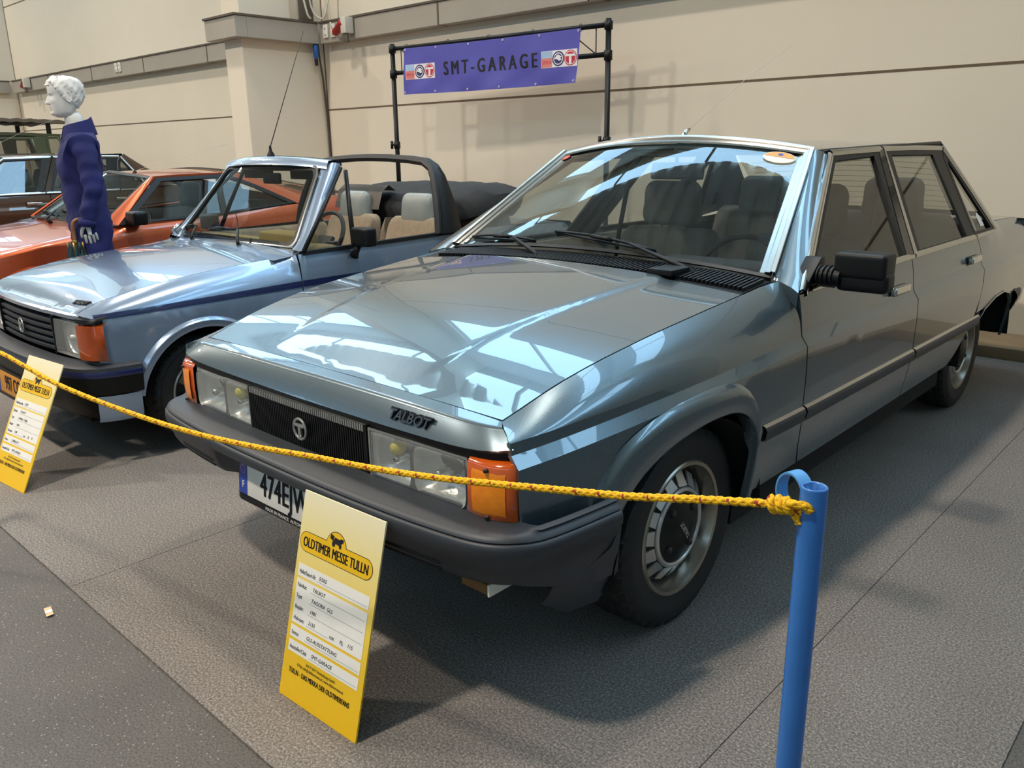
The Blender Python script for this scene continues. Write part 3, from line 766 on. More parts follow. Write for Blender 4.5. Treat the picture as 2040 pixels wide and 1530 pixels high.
# ================================================================ THE BLUE-GREY SALOON
m_bluegrey = paint('bluegrey_paint', '#5d6c74', metal=.6, rough=.27)
m_brown = paint('brown_paint', '#4a3428', metal=.5, rough=.3)
def saloon(m_body, label, loc, bright, plate):
    T = thing('saloon_car', label, 'car', loc); m_rail = m_chrome if bright else m_alu
    O = (0, 2.2, .55)
    # ---- side surface: s is a height-like coordinate that runs on over the shoulder
    Px = [.20, .33, .50, .735, .767, .797]; Pv = [.835, .862, .893, .898, .893, .872]
    def taper(y): return smooth_interp([0, .1, .2, .35, .5, .8, 1.1, 1.45, 3.0, 3.8, 4.6], [-.124, -.106, -.085, -.062, -.044, -.020, -.006, 0, 0, -.005, -.040], y)
    def zc(y): return interp([0, .1, .54, 1.37, 3.5, 4.6], [.726, .730, .758, .797, .803, .795], y)
    def band(y): return interp([0, 1.2, 3.5], [.030, .014, .010], y)
    YE = [.05, .152, .35, .582, .9, 1.166, 1.30, 1.366, 1.372, 1.5, 3.3, 3.62, 3.85, 4.05, 4.62]
    XE = [.682, .693, .714, .737, .752, .763, .766, .790, .845, .846, .846, .844, .815, .77, .755]
    ZE = [.762, .784, .842, .887, .925, .951, .964, .970, .944, .944, .944, .946, .958, .968, .95]
    def xe(y): return interp(YE, XE, y)
    def ze(y): return smooth_interp(YE, ZE, y) if y < 1.2 else interp(YE, ZE, y)
    def side(sg, off=0.):
        def f(y, s):
            if s <= .797:
                x = interp(Px, Pv, s)+taper(y); k = (zc(y)-.03-.20)/.567
                z = .20+(s-.20)*k if s <= .767 else zc(y)-.797+s
            else:
                q = min(1, (s-.797)/.024); x0 = .872+taper(y)-.003*q; z0 = zc(y)+band(y)*q; x2, z2 = xe(y), ze(y)
                t = max(0, (s-.821)/.179)
                x1 = x0-.10*(x0-x2)-.004; z1 = z0+.62*(z2-z0)
                x = x0*(1-t)**2+2*t*(1-t)*x1+t*t*x2; z = z0*(1-t)**2+2*t*(1-t)*z1+t*t*z2
            return (sg*(x-off), y, z-(off if s > .85 else 0))
        return f
    US = frange(0, 4.7, .07); VS = frange(.2, .767, .08)+[.767, .797, .821]+frange(.821, 1.0, .03)
    archF = [(.40, .36), (.415, .50), (.483, .578), (.60, .632), (.75, .660), (.88, .662), (.96, .642), (1.01, .603), (1.045, .54), (1.068, .44), (1.078, .30)]
    outF = [(.30, .36), (.315, .53), (.345, .612), (.42, .68), (.55, .727), (.70, .748), (.838, .752), (.94, .735), (1.01, .685), (1.055, .60), (1.08, .50), (1.096, .40), (1.10, .30)]
    archR = [(3.25, .33), (3.31, .42), (3.41, .50), (3.55, .565), (3.75, .60), (3.95, .603), (4.10, .575), (4.20, .515), (4.25, .42), (4.27, .30)]
    door1 = [(1.372, 1.0), (1.372, .55), (1.395, .42), (1.43, .345), (2.44, .345), (2.44, 1.0)]
    door2 = [(2.446, 1.0), (2.446, .345), (3.10, .345), (3.20, .40), (3.27, .47), (3.36, .55), (3.42, .62), (3.44, .70), (3.46, .85), (3.40, 1.0)]
    fender = [(.108, .58), (.102, .70), (.101, .821), (.103, .86), (.112, .90), (.130, .96), (.149, 1.0), (1.366, 1.0), (1.366, .55), (1.389, .42), (1.42, .345), (1.09, .345)] + [(y, z) for y, z in outF[::-1] if z > .35 and y < 1.097 and z > .55] + [(.33, .58)]
    quarter = [(3.406, 1.0), (3.466, .85), (3.446, .70), (3.426, .62), (3.40, .56)] + archR[3:9] + [(4.262, .37), (4.27, .335), (4.36, .335), (4.37, .46), (4.60, .46), (4.62, .80), (4.62, 1.0)]
    for sg in (1, -1):
        f = side(sg)
        panel('front_fender', fender, US, VS, f, m_body, T, O, shrink=.0008)
        # flare round the wheel opening
        bm = BM(); N = 34; secs = []
        def along(P, t):
            d = [0]
            for a, b in zip(P[:-1], P[1:]): d.append(d[-1]+sqrt((a[0]-b[0])**2+(a[1]-b[1])**2))
            return smooth_interp(d, [p[0] for p in P], t*d[-1]), smooth_interp(d, [p[1] for p in P], t*d[-1])
        for i in range(N+1):
            t = i/N; a = along(outF, t); b = along(archF, t); sec = []
            for q, up in ((0, 0), (.10, .012), (.28, .020), (.6, .020), (.9, .018), (1.0, .012), (1.02, -.004), (1.02, -.03)):
                y, z = a[0]+(b[0]-a[0])*q, a[1]+(b[1]-a[1])*q
                P = V(f(y, z)); sec.append((P.x+sg*up*(1 if t < .8 else .55), y, z))
            secs.append(sec)
        loft(bm, secs); obj('arch_flare', bm, m_body, T, 38)
        d1 = panel('front_door', door1, US, VS, f, m_body, T, O, shrink=.0008)
        d2 = panel('rear_door', door2, US, VS, f, m_body, T, O, shrink=.0008)
        panel('quarter_panel', quarter, US, VS, f, m_body, T, O, shrink=.0008)
        # rear arch lip
        bm = BM(); loft(bm, [[V(f(y, z)), V(f(y, z))+V((sg*.006, 0, 0)), V(f(y+.0, z-.008))+V((sg*.006, 0, 0)), V(f(y, z-.010))+V((-sg*.008, 0, 0))] for y, z in archR[2:]]); obj('arch_flare', bm, m_body, T, 40)
        # dark shell behind the gaps
        shell = [(.20, .60), (.18, .98), (4.5, .98), (4.5, .46), (4.2, .46)] + archR[:8][::-1] + [(3.2, .34), (1.13, .34)] + [(y, z+.015) for y, z in outF[2:-2][::-1]]
        panel('inner_shell', shell, frange(0, 4.7, .2), VS, side(sg, .018), m_under, T, O, flange=0)
        # sill below the doors
        bm = BM(); loft(bm, [[(sg*.858, y, .343), (sg*.84, y, .325), (sg*.80, y, .30), (sg*.74, y, .25)] for y in (1.10, 1.3, 2.2, 3.0, 3.24)]); obj('sill', bm, m_trim, T, 60)
        # side moulding in three lengths
        for a, b, par in ((1.098, 1.366, T), (1.378, 2.436, d1), (2.452, 3.43, d2)):
            secs = []
            for k in range(13):
                y = a+(b-a)*k/12; zc_ = interp([1.1, 3.43], [.543, .527], y); X = f(y, zc_)[0]
                secs.append([(X, y, zc_-.026), (X+sg*.010, y, zc_-.024), (X+sg*.016, y, zc_+.008), (X+sg*.010, y, zc_+.020), (X, y, zc_+.022)])
            bm = BM(); loft(bm, secs); q = obj('side_moulding', bm, m_grey_bump, par, 60)
            for ii in (0, -1): pass
            bm = BM(); loft(bm, [[(s[3][0]-sg*.002, s[3][1], s[3][2]-.004), (s[3][0]+sg*.0015, s[3][1], s[3][2]-.001), (s[3][0]-sg*.003, s[3][1], s[3][2]+.003), (s[4][0], s[4][1], s[4][2]+.004)] for s in secs]); obj('moulding_strip', bm, m_alu, q, 60)
        # door handles: chrome flaps on a dark recess
        for y0, y1, z, par in ((2.16, 2.33, .828, d1), (3.21, 3.36, .838, d2)):
            X = f(y0, .86)[0]; xo = abs(X)
            bm = BM(); box(bm, y0-.012, y1+.012, xo-.03, xo+.003, z-.024, z+.022, bev=.006)
            for v in bm.verts: v.co = V((sg*v.co.y, v.co.x, v.co.z))
            bmesh.ops.recalc_face_normals(bm, faces=bm.faces[:]); q = obj('door_handle', bm, m_trim, par, 40)
            bm = BM(); box(bm, y0, y1, xo+.0, xo+.03, z-.012, z+.022, bev=.009, seg=3)
            for v in bm.verts: v.co = V((sg*v.co.y, v.co.x, v.co.z))
            bmesh.ops.recalc_face_normals(bm, faces=bm.faces[:]); obj('handle_flap', bm, m_chrome, q, 40)
        # side glass
        def g(y, z): return (sg*(.866-(z-.94)*(.252/.42)-.25*max(0, y-3.5)**2), y, z)
        A = [(1.331, .94), (2.05, 1.348), (2.60, 1.362), (2.385, .944)]
        gl = [(1.432, .962), (2.072, 1.322), (2.485, 1.334), (2.302, .958)]
        frm = lambda name, P, Q, th, m, par: (lambda bm: (ring_strip(bm, P, Q, g, th, 0), obj(name, bm, m, par))[1])(BM())
        fr = frm('window_frame', A, gl, .012*sg, m_trim, d1)
        panel('window_glass', gl, frange(1.2, 2.6, .15), frange(.95, 1.4, .1), g, m_dkglass, d1, O, flange=0)
        B = [(2.395, .944), (2.61, 1.362), (3.43, 1.358), (3.375, 1.30), (3.27, .944)]
        gb = [(2.485, .962), (2.692, 1.334), (3.248, 1.328), (3.235, 1.29), (3.156, .960)]
        fr2 = frm('window_frame', B, gb, .012*sg, m_trim, d2)
        panel('window_glass', gb, frange(2.4, 3.4, .15), frange(.95, 1.4, .1), g, m_dkglass, d2, O, flange=0)
        # quarter light in the rear pillar
        Cq = [(3.279, .944), (3.385, 1.30), (3.435, 1.35), (3.66, .944)]
        cq = [(3.31, .966), (3.405, 1.27), (3.432, 1.30), (3.60, .966)]
        fr3 = frm('quarter_window_frame', Cq, cq, .012*sg, m_trim, T)
        q = panel('quarter_window', cq, frange(3.2, 3.7, .1), frange(.95, 1.4, .1), g, m_dkglass, T, O, flange=0)
        if sg > 0 and plate:
            bm = BM(); prism(bm, [V(g(y, z))-V((.004, 0, 0)) for y, z in ((3.335, .975), (3.40, .972), (3.435, 1.16), (3.41, 1.225), (3.385, 1.13))], (-.001, 0, 0)); obj('window_sticker', bm, m_white, q, label='pale paper strip inside the quarter window')
            bm = BM(); prism(bm, [V(g(y, z))-V((-.002, 0, 0)) for y, z in ((3.47, .985), (3.535, .985), (3.535, 1.03), (3.51, 1.05), (3.48, 1.03))], (.001, 0, 0)); obj('window_sticker', bm, m_platew, q, label='small white sticker with figures')
        # bright trim: front pillar, top rail, belt, rear pillar
        def strip(name, pts, w, par, m=None, up=.014):
            m = m or m_rail
            bm = BM(); secs = []
            for i, p in enumerate(pts):
                a = V(pts[max(i-1, 0)]); b = V(pts[min(i+1, len(pts)-1)]); d = (b-a).normalized(); nrm = V((-d.y, d.x))*w/2
                o1, o2 = V(p)+nrm, V(p)-nrm
                P1, P2 = V(g(*o1)), V(g(*o2)); nn = V((sg*.86, 0, .5))
                secs.append([P1, P1+nn*up, P1.lerp(P2, .5)+nn*(up+.006), P2+nn*up, P2])
            loft(bm, secs); return obj(name, bm, m, par, 60)
        strip('pillar_trim', [(1.345, .938), (1.7, 1.143), (2.055, 1.345)], .024, d1, m_chrome)
        strip('top_trim', [(2.06, 1.352), (2.3, 1.357), (2.6, 1.361)], .022, d1)
        strip('top_trim', [(2.62, 1.362), (3.0, 1.362), (3.42, 1.356)], .022, d2)
        strip('belt_trim', [(1.40, .944), (2.0, .946), (2.385, .947)], .020, d1)
        strip('belt_trim', [(2.40, .947), (2.9, .947), (3.27, .946)], .020, d2)
        strip('quarter_trim', [(3.285, .946), (3.66, .946)], .018, T)
        strip('quarter_trim', [(3.672, .95), (3.55, 1.16), (3.44, 1.352)], .022, T)
        # gloss black door pillar
        bm = BM(); secs = []
        for k in range(7):
            t = k/6; z = .95+(1.362-.95)*t; ya, yb = 2.385+.215*t-.045*(1-t)-.03, 2.45+.215*t-.01
            secs.append([V(g(ya, z))+V((sg*.012, 0, .006)), V(g((ya+yb)/2-.006, z))+V((sg*.017, 0, .01)), V(g((ya+yb)/2, z))+V((sg*.010, 0, .005)), V(g((ya+yb)/2+.006, z))+V((sg*.017, 0, .01)), V(g(yb, z))+V((sg*.012, 0, .006))])
        loft(bm, secs); obj('door_pillar', bm, mat('gloss_black', '#0e0f11', rough=.15, coat=1), T, 50)
        # windscreen pillar between screen and door
        secs = []
        for k in range(13):
            t = k/12
            a = V((sg*(.752+(.592-.752)*t), 1.372+(1.975-1.372)*t, .968+(1.366-.968)*t)); b = V((sg*(.866+(.618-.866)*t), 1.325+(2.05-1.325)*t, .942+(1.352-.942)*t))
            n = V((sg*.62, -.55, .55)); k == 0 and secs.append([q-V((sg*.004, -.01, .045)) for q in (a-n*.012, a+n*.004, a.lerp(b, .3)+n*(.012), a.lerp(b, .7)+n*.008, b-n*.006, b-n*.016)]); secs.append([a-n*.012, a+n*.004, a.lerp(b, .3)+n*(.015), a.lerp(b, .7)+n*.013, b+n*.002, b-n*.01])
        bm = BM(); loft(bm, secs); obj('windscreen_pillar', bm, m_body, T, 60)
        # rear pillar, from the quarter window to the rear screen
        secs = []
        for k in range(11):
            t = k/10
            a = V(g(3.672-.23*t, .95+.41*t)); b = V((sg*(.70-.14*t), 4.13-.63*t, .978+.405*t)); mnm = V((sg*.6, .5, .4))
            secs.append([a, a.lerp(b, .3)+mnm*.035, a.lerp(b, .7)+mnm*.035, b])
        bm = BM(); loft(bm, secs); obj('rear_pillar', bm, m_body, T, 60)
        # roof gutter
        bm = BM(); tube(bm, [(sg*.606, 2.03, 1.358), (sg*.612, 2.35, 1.368), (sg*.612, 2.9, 1.377), (sg*.604, 3.47, 1.386)], .010, 8); obj('roof_gutter', bm, m_trim, T)
        # wheels, wells
        wheel(T, (sg*.722, .795, .3098), sg, .309, .197, .178, 'slots', .15)
        wheel(T, (sg*.722, 3.62, .3098), sg, .309, .197, .178, 'slots', .6)
        for y, r in ((.76, .40), (3.79, .495)):
            bm = BM(); loft(bm, [[(sg*x, y+r*cos(a), .30+r*sin(a)*.9) for a in [pi*k/16 for k in range(17)]] for x in (.50, .866)]); loft(bm, [[(sg*.5, y, .3)]*17, [(sg*.5, y+r*cos(a), .30+r*sin(a)*.9) for a in [pi*k/16 for k in range(17)]]]); obj('wheel_well', bm, m_under, T)
        text_mesh('hub_lettering', 'TALBOT', m_tab, [o for o in T.children if o.name.startswith('wheel') and not o.name.startswith('wheel_')][-2], .022, frame_mtx((sg*.0898, .003, -.002), (0, -.6*sg, .8), (0, -.8, -.6*sg) if sg > 0 else (0, -.8, -.6)), .0005, .9, .0003)
    # ---- bonnet
    def hood_z(x, y):
        e = xe(y); z = ze(y)+interp([.15, .5, 1.2], [.012, .024, .034], y)*(1-(x/e)**2)
        xc = interp([.2, 1.2], [.33, .47], y); k = max(0, min(1, (y-.18)/.5)); d = (xc-abs(x))/.022
        z += .009*k*(1/(1+math.exp(-max(-30, min(30, d*3)))))
        return z
    ho = [(-.690, .155), (-.45, .150), (0, .146), (.45, .150), (.690, .155)] + [(xe(y)-.003, y) for y in (.35, .582, .75, .9, 1.05, 1.155)] + [(.40, 1.17), (0, 1.175), (-.40, 1.17)] + [(-xe(y)+.003, y) for y in (1.155, 1.05, .9, .75, .582, .35)]
    xs = frange(-.8, .8, .07)
    xs = sorted(set([round(v, 4) for v in xs]+[s*(q+d) for s in (1, -1) for q in (.33, .36, .39, .42, .45) for d in (0,)]+[s*(.30+.01*i) for s in (1, -1) for i in range(20)]))
    panel('bonnet', ho, xs, frange(.14, 1.2, .06), lambda x, y: (x, y, hood_z(x, y)), m_body, T, (0, .6, 0), shrink=.001)
    bm = BM(); loft(bm, [[(x, y, hood_z(x, y)-.03) for x in (-.70, -.35, 0, .35, .70)] for y in (.14, .5, 1.0, 1.35)]); obj('engine_bay', bm, m_under, T)
    # ---- nose panel above the lamps
    UK = [0, .5, .75, .85, .93, 1]
    TX = [0, .36, .55, .615, .658, .692]; TY = [.144, .146, .148, .149, .150, .151]; TZ = [.796, .794, .790, .788, .786, .784]
    BX = [0, .36, .56, .65, .720, .769]; BY = [.058, .060, .063, .067, .080, .107]; BZ = [.724, .726, .729, .732, .737, .744]
    def nose(u, t):
        a = abs(u); sg = 1 if u >= 0 else -1
        A = [smooth_interp(UK, k, a) for k in (TX, TY, TZ, BX, BY, BZ)]
        if t < .28: f1, f2 = .40*t/.28, .11*t/.28
        elif t < .42:
            q = (t-.28)/.14; f1 = .40*(1-q)**2+2*q*(1-q)*.50+q*q*.555; f2 = .11*(1-q)**2+2*q*(1-q)*.14+q*q*.24
        else:
            q = (t-.42)/.58; f1 = .555+.445*q+.05*q*(1-q); f2 = .24+.76*q
        return (sg*(A[0]+(A[3]-A[0])*(f1*.4+f2*.6)), A[1]+(A[4]-A[1])*f1, A[2]+(A[5]-A[2])*f2)
    panel('nose_panel', [(-1, .01), (0, .01), (1, .01), (1, 1), (0, 1), (-1, 1)], frange(-1, 1, .05)+[-.97, .97, -.93, .93, -.89, .89], [.1, .2, .28, .31, .34, .37, .40, .42, .5, .58, .7, .85], nose, m_body, T, (0, .9, .6), shrink=.0)
    text_mesh('badge_shadow', 'TALBOT', m_trim, T, .036, frame_mtx((.447, .0795, .757), (1, .015, -.0), (0, .45, .9)), .003, 1.1, .0028, shear=.12)
    text_mesh('badge', 'TALBOT', m_badge, T, .036, frame_mtx((.447, .0755, .756), (1, .015, -.0), (0, .45, .9)), .003, 1.1, .0006, shear=.12)
    # dark front: band under the nose and panel behind the lamps
    def fy(x): return .058+.018*(abs(x)/.65)**2
    bm = BM(); secs = []
    for i in range(-30, 31):
        u = i/30; a = abs(u); sg = 1 if u >= 0 else -1
        x, y, z = sg*smooth_interp(UK, BX, a), smooth_interp(UK, BY, a), smooth_interp(UK, BZ, a)
        zb = z-.020-.006*a
        secs.append([(x*.99, y+.03, z+.004), (x*.995, y+.010, z), (x*.995, y+.009, zb), (x*.97, y+.05, zb-.004), (x*.96, y+.075, .56), (x*.96, y+.012, .545)])
    loft(bm, secs); obj('front_panel', bm, m_trim, T, 40)
    # grille of upright fins with bright tips
    bm = BM(); bt = BM(); n = 58
    for i in range(n):
        x = -.278+.556*i/(n-1); y = fy(x)
        box(bm, x-.0028, x+.0028, y-.002, y+.035, .562, .706); box(bt, x-.003, x+.003, y-.0045, y+.02, .690, .708)
    box(bm, -.285, .285, .0, .0, 0, 0) if False else None
    box(bm, -.292, -.283, fy(.29)-.003, .12, .558, .708); box(bm, .283, .292, fy(.29)-.003, .12, .558, .708)
    gr = obj('grille', bm, m_trim, T); obj('fin_tips', bt, m_silver, gr)
    bm = BM(); yb = .046
    tube(bm, [(.030*cos(a), yb, .637+.030*sin(a)) for a in [2*pi*k/40 for k in range(40)]], .0038, 8, closed=True)
    box(bm, -.024, .024, yb-.004, yb+.006, .643, .652, bev=.002); box(bm, -.0055, .0055, yb-.004, yb+.006, .609, .646, bev=.002)
    obj('emblem', bm, m_silver, gr, 40)
    # headlamps
    m_ribs = lens_material()
    for sg in (1, -1):
        x0, x1, z0, z1 = .298, .652, .566, .705
        def L(x, y, z): return (sg*x, y, z)
        bm = BM(); box(bm, min(sg*x0, sg*x1), max(sg*x0, sg*x1), .131, .15, z0, z1)
        hl = obj('headlamp', bm, m_refl, T)
        bm = BM()
        for xa, xb, zx in ((.303, .450, .634), (.464, .648, .634)):
            cx, hw, hh = (xa+xb)/2, (xb-xa)/2, .064; secs = []
            for k, yy in ((1.0, .070), (.97, .080), (.90, .092), (.72, .110), (.45, .122), (.15, .127)):
                e = 1-.65*(1-k); secs.append([(sg*(cx+hw*k*(abs(cos(q))**(.35*e+.0))*(1 if cos(q) > 0 else -1)), yy, zx+hh*k*(abs(sin(q))**(.35*e))*(1 if sin(q) > 0 else -1)) for q in [2*pi*(j+.5)/32 for j in range(32)]])
            R_ = loft(bm, secs, closed=True); bm.faces.new(R_[-1])
        obj('reflector', bm, m_refl, hl)
        bm = BM()
        for cx in (.385, .545): lathe(bm, [(.006, -.012), (.012, -.008), (.012, .05)], (sg*cx, .085, .634), 'y', 12)
        obj('bulb', bm, m_chrome, hl)
        bm = BM(); lathe(bm, [(.001, -.02), (.016, -.016), (.019, .0), (.012, .02)], (sg*.385, .088, .662), 'y', 16); obj('yellow_bulb', bm, mat('yellow_bulb', '#d8c400', rough=.3), hl)
        bm = BM()
        prism(bm, [L(x, fy(x)+.004, z) for x, z in ((.452, .568), (.462, .568), (.462, .703), (.452, .703))], (0, .05, 0)); obj('divider', bm, m_rimdark, hl)
        def lens(x, z):
            e = min((x-x0), (x1-x), (z-z0), (z1-z)); d = .012*max(0, 1-e/.016)**2
            return L(x, fy(x)-.004+d, z)
        panel('lens', [(x0+.002, z0+.002), (x1-.002, z0+.002), (x1-.002, z1-.002), (x0+.002, z1-.002)], frange(x0, x1, .02)+[x0+.006, x0+.014, x1-.006, x1-.014], frange(z0, z1, .02)+[z0+.006, z0+.014, z1-.006, z1-.014], lens, m_ribs, hl, (sg*.45, .4, .63), flange=.02)
        bm = BM()
        for cx in (.33, .46, .60): box(bm, min(sg*(cx-.018), sg*(cx+.018)), max(sg*(cx-.018), sg*(cx+.018)), fy(cx)-.002, fy(cx)+.03, z0-.010, z0+.002, bev=.003)
        obj('lens_clip', bm, m_platew, hl, 40)
        bm = BM(); ring_strip(bm, [(x0, z0), (x1, z0), (x1, z1), (x0, z1)], [(x0+.006, z0+.006), (x1-.006, z0+.006), (x1-.006, z1-.006), (x0+.006, z1-.006)], lambda x, z: L(x, fy(x)+.002, z), .004); obj('lens_rim', bm, m_silver, hl)
        # indicator wrapping round the corner
        ctr = [(.658, .074), (.69, .071), (.72, .0725), (.745, .080), (.768, .092), (.779, .104), (.781, .112)]
        iz0, iz1 = .562, .713
        bm = BM(); secs = []
        for x, y in ctr: secs.append([(sg*x, y+.03, iz0), (sg*x, y+.004, iz0+.002), (sg*x, y-.006, iz0+.014), (sg*x, y-.008, .63), (sg*x, y-.006, iz1-.014), (sg*x, y+.004, iz1-.002), (sg*x, y+.03, iz1)])
        loft(bm, secs); ind = obj('indicator', bm, m_amber, T, 50)
        bm = BM(); secs = []
        for x, y in ctr[1:5]:
            x2 = .678+(x-.69)/(.768-.69)*(.765-.678); secs.append([(sg*x2, y-.0075, iz0+.022), (sg*x2, y-.0105, iz0+.03), (sg*x2, y-.012, .63), (sg*x2, y-.0105, iz1-.03), (sg*x2, y-.0075, iz1-.022)])
        loft(bm, secs); obj('indicator_window', bm, m_amber2, ind, 50)
        for z in (iz0+.018, iz1-.018): bm = BM(); lathe(bm, [(.001, -.0125), (.005, -.012), (.005, .006)], (sg*.722, .0715, z), 'y', 12); obj('screw', bm, m_rimdark, ind)
    # ---- bumpers
    def bumper(rear=False):
        sgn = -1 if rear else 1
        half = [(0, -.050), (.2, -.049), (.4, -.042), (.55, -.032), (.66, -.020), (.735, -.006), (.79, .018), (.830, .055), (.852, .10), (.868, .17), (.880, .26), (.890, .36)]
        P = [(-x, y) for x, y in half[::-1][:-1]] + half
        fine = []
        for i in range(len(P)-1):
            for k in range(4):
                t = k/4; p0, p1, p2, p3 = [V(P[max(0, min(len(P)-1, i+j))]) for j in (-1, 0, 1, 2)]
                fine.append(.5*((2*p1)+(p2-p0)*t+(2*p0-5*p1+4*p2-p3)*t*t+(3*p1-p0-3*p2+p3)*t**3))
        fine.append(V(P[-1]))
        def nrm(i):
            a = fine[max(0, i-1)]; b = fine[min(len(fine)-1, i+1)]; d = (b-a).normalized(); return V((d.y, -d.x))
        top, lower, groove = [], [], []
        for i, p in enumerate(fine):
            n = nrm(i); ax = abs(p.x); sidek = max(0, min(1, (p.y-.05)/.06)); ctr = max(0, min(1, (.34-ax)/.05))
            def Q(d, z):
                q = p+n*d; y = q.y if not rear else 4.62-q.y
                return (q.x, y, z-(.0 if not rear else .0))
            w = .115*(1-sidek)+.03*sidek
            zt = .572 - .004*sidek
            top.append([Q(-w, zt+.004), Q(-w*.5, zt), Q(-.018, zt-.006), Q(-.006, zt-.013), Q(-.003, zt-.019), Q(-.012, zt-.022)])
            rc = .040*ctr; zb = 0 if rear else .085*max(0, min(1, (p.y-.05)/.26))
            lower.append([Q(-.012, zt-.022), Q(-.002, zt-.023), Q(.003, zt-.028), Q(.005, zt-.038), Q(.004-.1*rc, zt-.055), Q(-.002-rc, .506), Q(-.008-rc, .480), Q(-.013-rc, .475), Q(-.017-rc, .455-zb*.4), Q(-.028-rc*.8, .437-zb*.9), Q(-.052-rc*.6, .428-zb), Q(-.13, .426-zb)])
        bm = BM(); loft(bm, top); b = obj('front_bumper' if not rear else 'rear_bumper', bm, m_grey_bump, T, 50)
        bm = BM(); loft(bm, lower); obj('bumper_face', bm, m_grey_bump, b, 42)
        if not rear:
            for sg in (1, -1):
                for z in (.447, .464):
                    bm = BM(); d0 = -.0142 if z > .455 else -.0205; loft(bm, [[V((p+nrm(i)*(d0-.01)).to_tuple()+(z+.0055,)), V((p+nrm(i)*d0).to_tuple()+(z+.0045,)), V((p+nrm(i)*d0).to_tuple()+(z-.0045,)), V((p+nrm(i)*(d0-.01)).to_tuple()+(z-.0055,))] for i, p in enumerate(fine) if .36 < sg*p.x < .66]); obj('intake_slot', bm, m_under, b)
            bm = BM(); box(bm, .66, .745, .035, .15, .400, .427, bev=.004); o = obj('tow_bracket', bm, mat('rusty_bracket', '#6b4a22', rough=.6), b, 40)
            bm = BM(); box(bm, .746, .752, .035, .12, .397, .428, bev=.002); obj('bracket_end', bm, m_white, o)
    bumper(); bumper(True)
    # lower skirt running from the bumper to the front wheel
    for sg in (1, -1):
        bm = BM(); loft(bm, [[(sg*.84, .17, .42), (sg*.862, .26, .42), (sg*.876, .335, .45), (sg*.880, .375, .50)], [(sg*.825, .16, .375), (sg*.842, .25, .335), (sg*.856, .33, .345), (sg*.866, .385, .42)], [(sg*.79, .17, .335), (sg*.80, .26, .275), (sg*.82, .36, .27), (sg*.84, .42, .34)]]); obj('splash_guard', bm, m_grey_bump, T, 60)
    # number plate hung below the bumper roll
    M0 = frame_mtx((-.008, -.008, .445), (1, 0, 0), (0, .10, 1))
    pl = eu_plate(T, M0, .52, .11, plate or '', m_platew, True, .075, .70, 1.06)
    bm = BM(); box(bm, -.26, .26, -.078, -.060, -.004, .001, mtx=M0); obj('plate_holder', bm, m_trim, pl)
    text_mesh('holder_lettering', 'MADE IN FRANCE  AUTOMOBILES', m_platew, pl, .014, M0 @ MX.Translation((0, -.069, .0015)), .0003, 1.1)
    # ---- scuttle grille
    bm = BM(); secs = []
    for i in range(25):
        x = -.752+1.504*i/24; zf = .034*(1-(x/.79)**2); secs.append([(x, 1.165, .944+zf), (x, 1.19, .947+zf), (x, 1.33, .960+zf), (x, 1.40, .962+zf)])
    loft(bm, secs); cw = obj('scuttle', bm, m_trim, T, 60)
    bm = BM()
    n = 88
    for i in range(n):
        x = -.66+1.40*i/(n-1); zf = .034*(1-(x/.79)**2)
        box(bm, x-.0042, x+.0042, 1.20, 1.335, .950+zf, .966+zf, mtx=MX.Translation((0, 0, 0)) )
    for v in bm.verts: v.co.z += (v.co.y-1.27)*.09
    obj('vent_fins', bm, m_trim, cw)
    bm = BM(); zf = .025; box(bm, .40, .50, 1.17, 1.29, .955+zf, .975+zf, bev=.005); obj('washer_cover', bm, m_trim, cw, 40)
    # ---- windscreen
    def ws(u, v):
        b = V((.748*u, 1.372-.035*(1-u*u), .970+.028*(1-u*u))); t = V((.588*u, 1.975-.045*(1-u*u), 1.364+.034*(1-u*u)))
        p = b.lerp(t, v); n = V((0, -.545, .838)); return p+n*(.020*(1-u*u)*4*v*(1-v)*.5+.022*(1-u*u))
    wo = [(-.985, .02), (-.5, .02), (0, .02), (.5, .02), (.985, .02), (.985, .975), (.5, .975), (0, .975), (-.5, .975), (-.985, .975)]
    w = panel('windscreen', wo, frange(-1, 1, .1), frange(0, 1, .1), ws, m_wsglass, T, (0, 2.4, .8), flange=0)
    # bright surround
    def wring(name, a, bb, th, m):
        bm = BM(); n = 24
        def rect(i0, j0):
            o = [(-i0+2*i0*k/n, j0[0]) for k in range(n)] + [(i0, j0[0]+(j0[1]-j0[0])*k/n) for k in range(n)] + [(i0-2*i0*k/n, j0[1]) for k in range(n)] + [(-i0, j0[1]-(j0[1]-j0[0])*k/n) for k in range(n)]
            return o
        ring_strip(bm, rect(*a), rect(*bb), ws, th); return obj(name, bm, m, w)
    wring('rubber_seal', (1.0, (.0, 1.0)), (.965, (.022, .965)), .006, m_trim)
    # aluminium mouldings with steps along both sides and the top
    for sg in (1, -1):
        secs = []
        for k in range(13):
            t = .02+.98*k/12; p = V(ws(sg*1.0, t)); n = V((sg*.25, -.545, .80)); ix = V((-sg*1, .12, .0))
            secs.append([p+ix*.048+n*.006, p+ix*.044+n*.012, p+ix*.026+n*.013, p+ix*.024+n*.017, p+ix*.006+n*.018, p+ix*.003+n*.023, p-ix*.012+n*.022, p-ix*.014+n*.004])
        bm = BM(); loft(bm, secs, smooth=False); obj('screen_trim', bm, m_alu, w)
    secs = []
    for k in range(25):
        u = -1+2*k/24; p = V(ws(u, 1.0)); n = V((0, -.545, .838)); dn = (V(ws(u, .95))-p).normalized()
        secs.append([p+dn*.032+n*.006, p+dn*.028+n*.012, p+dn*.010+n*.014, p+dn*.004+n*.018, p-dn*.012+n*.016, p-dn*.014+n*.002])
    bm = BM(); loft(bm, secs); obj('screen_trim', bm, m_alu, w, 30)
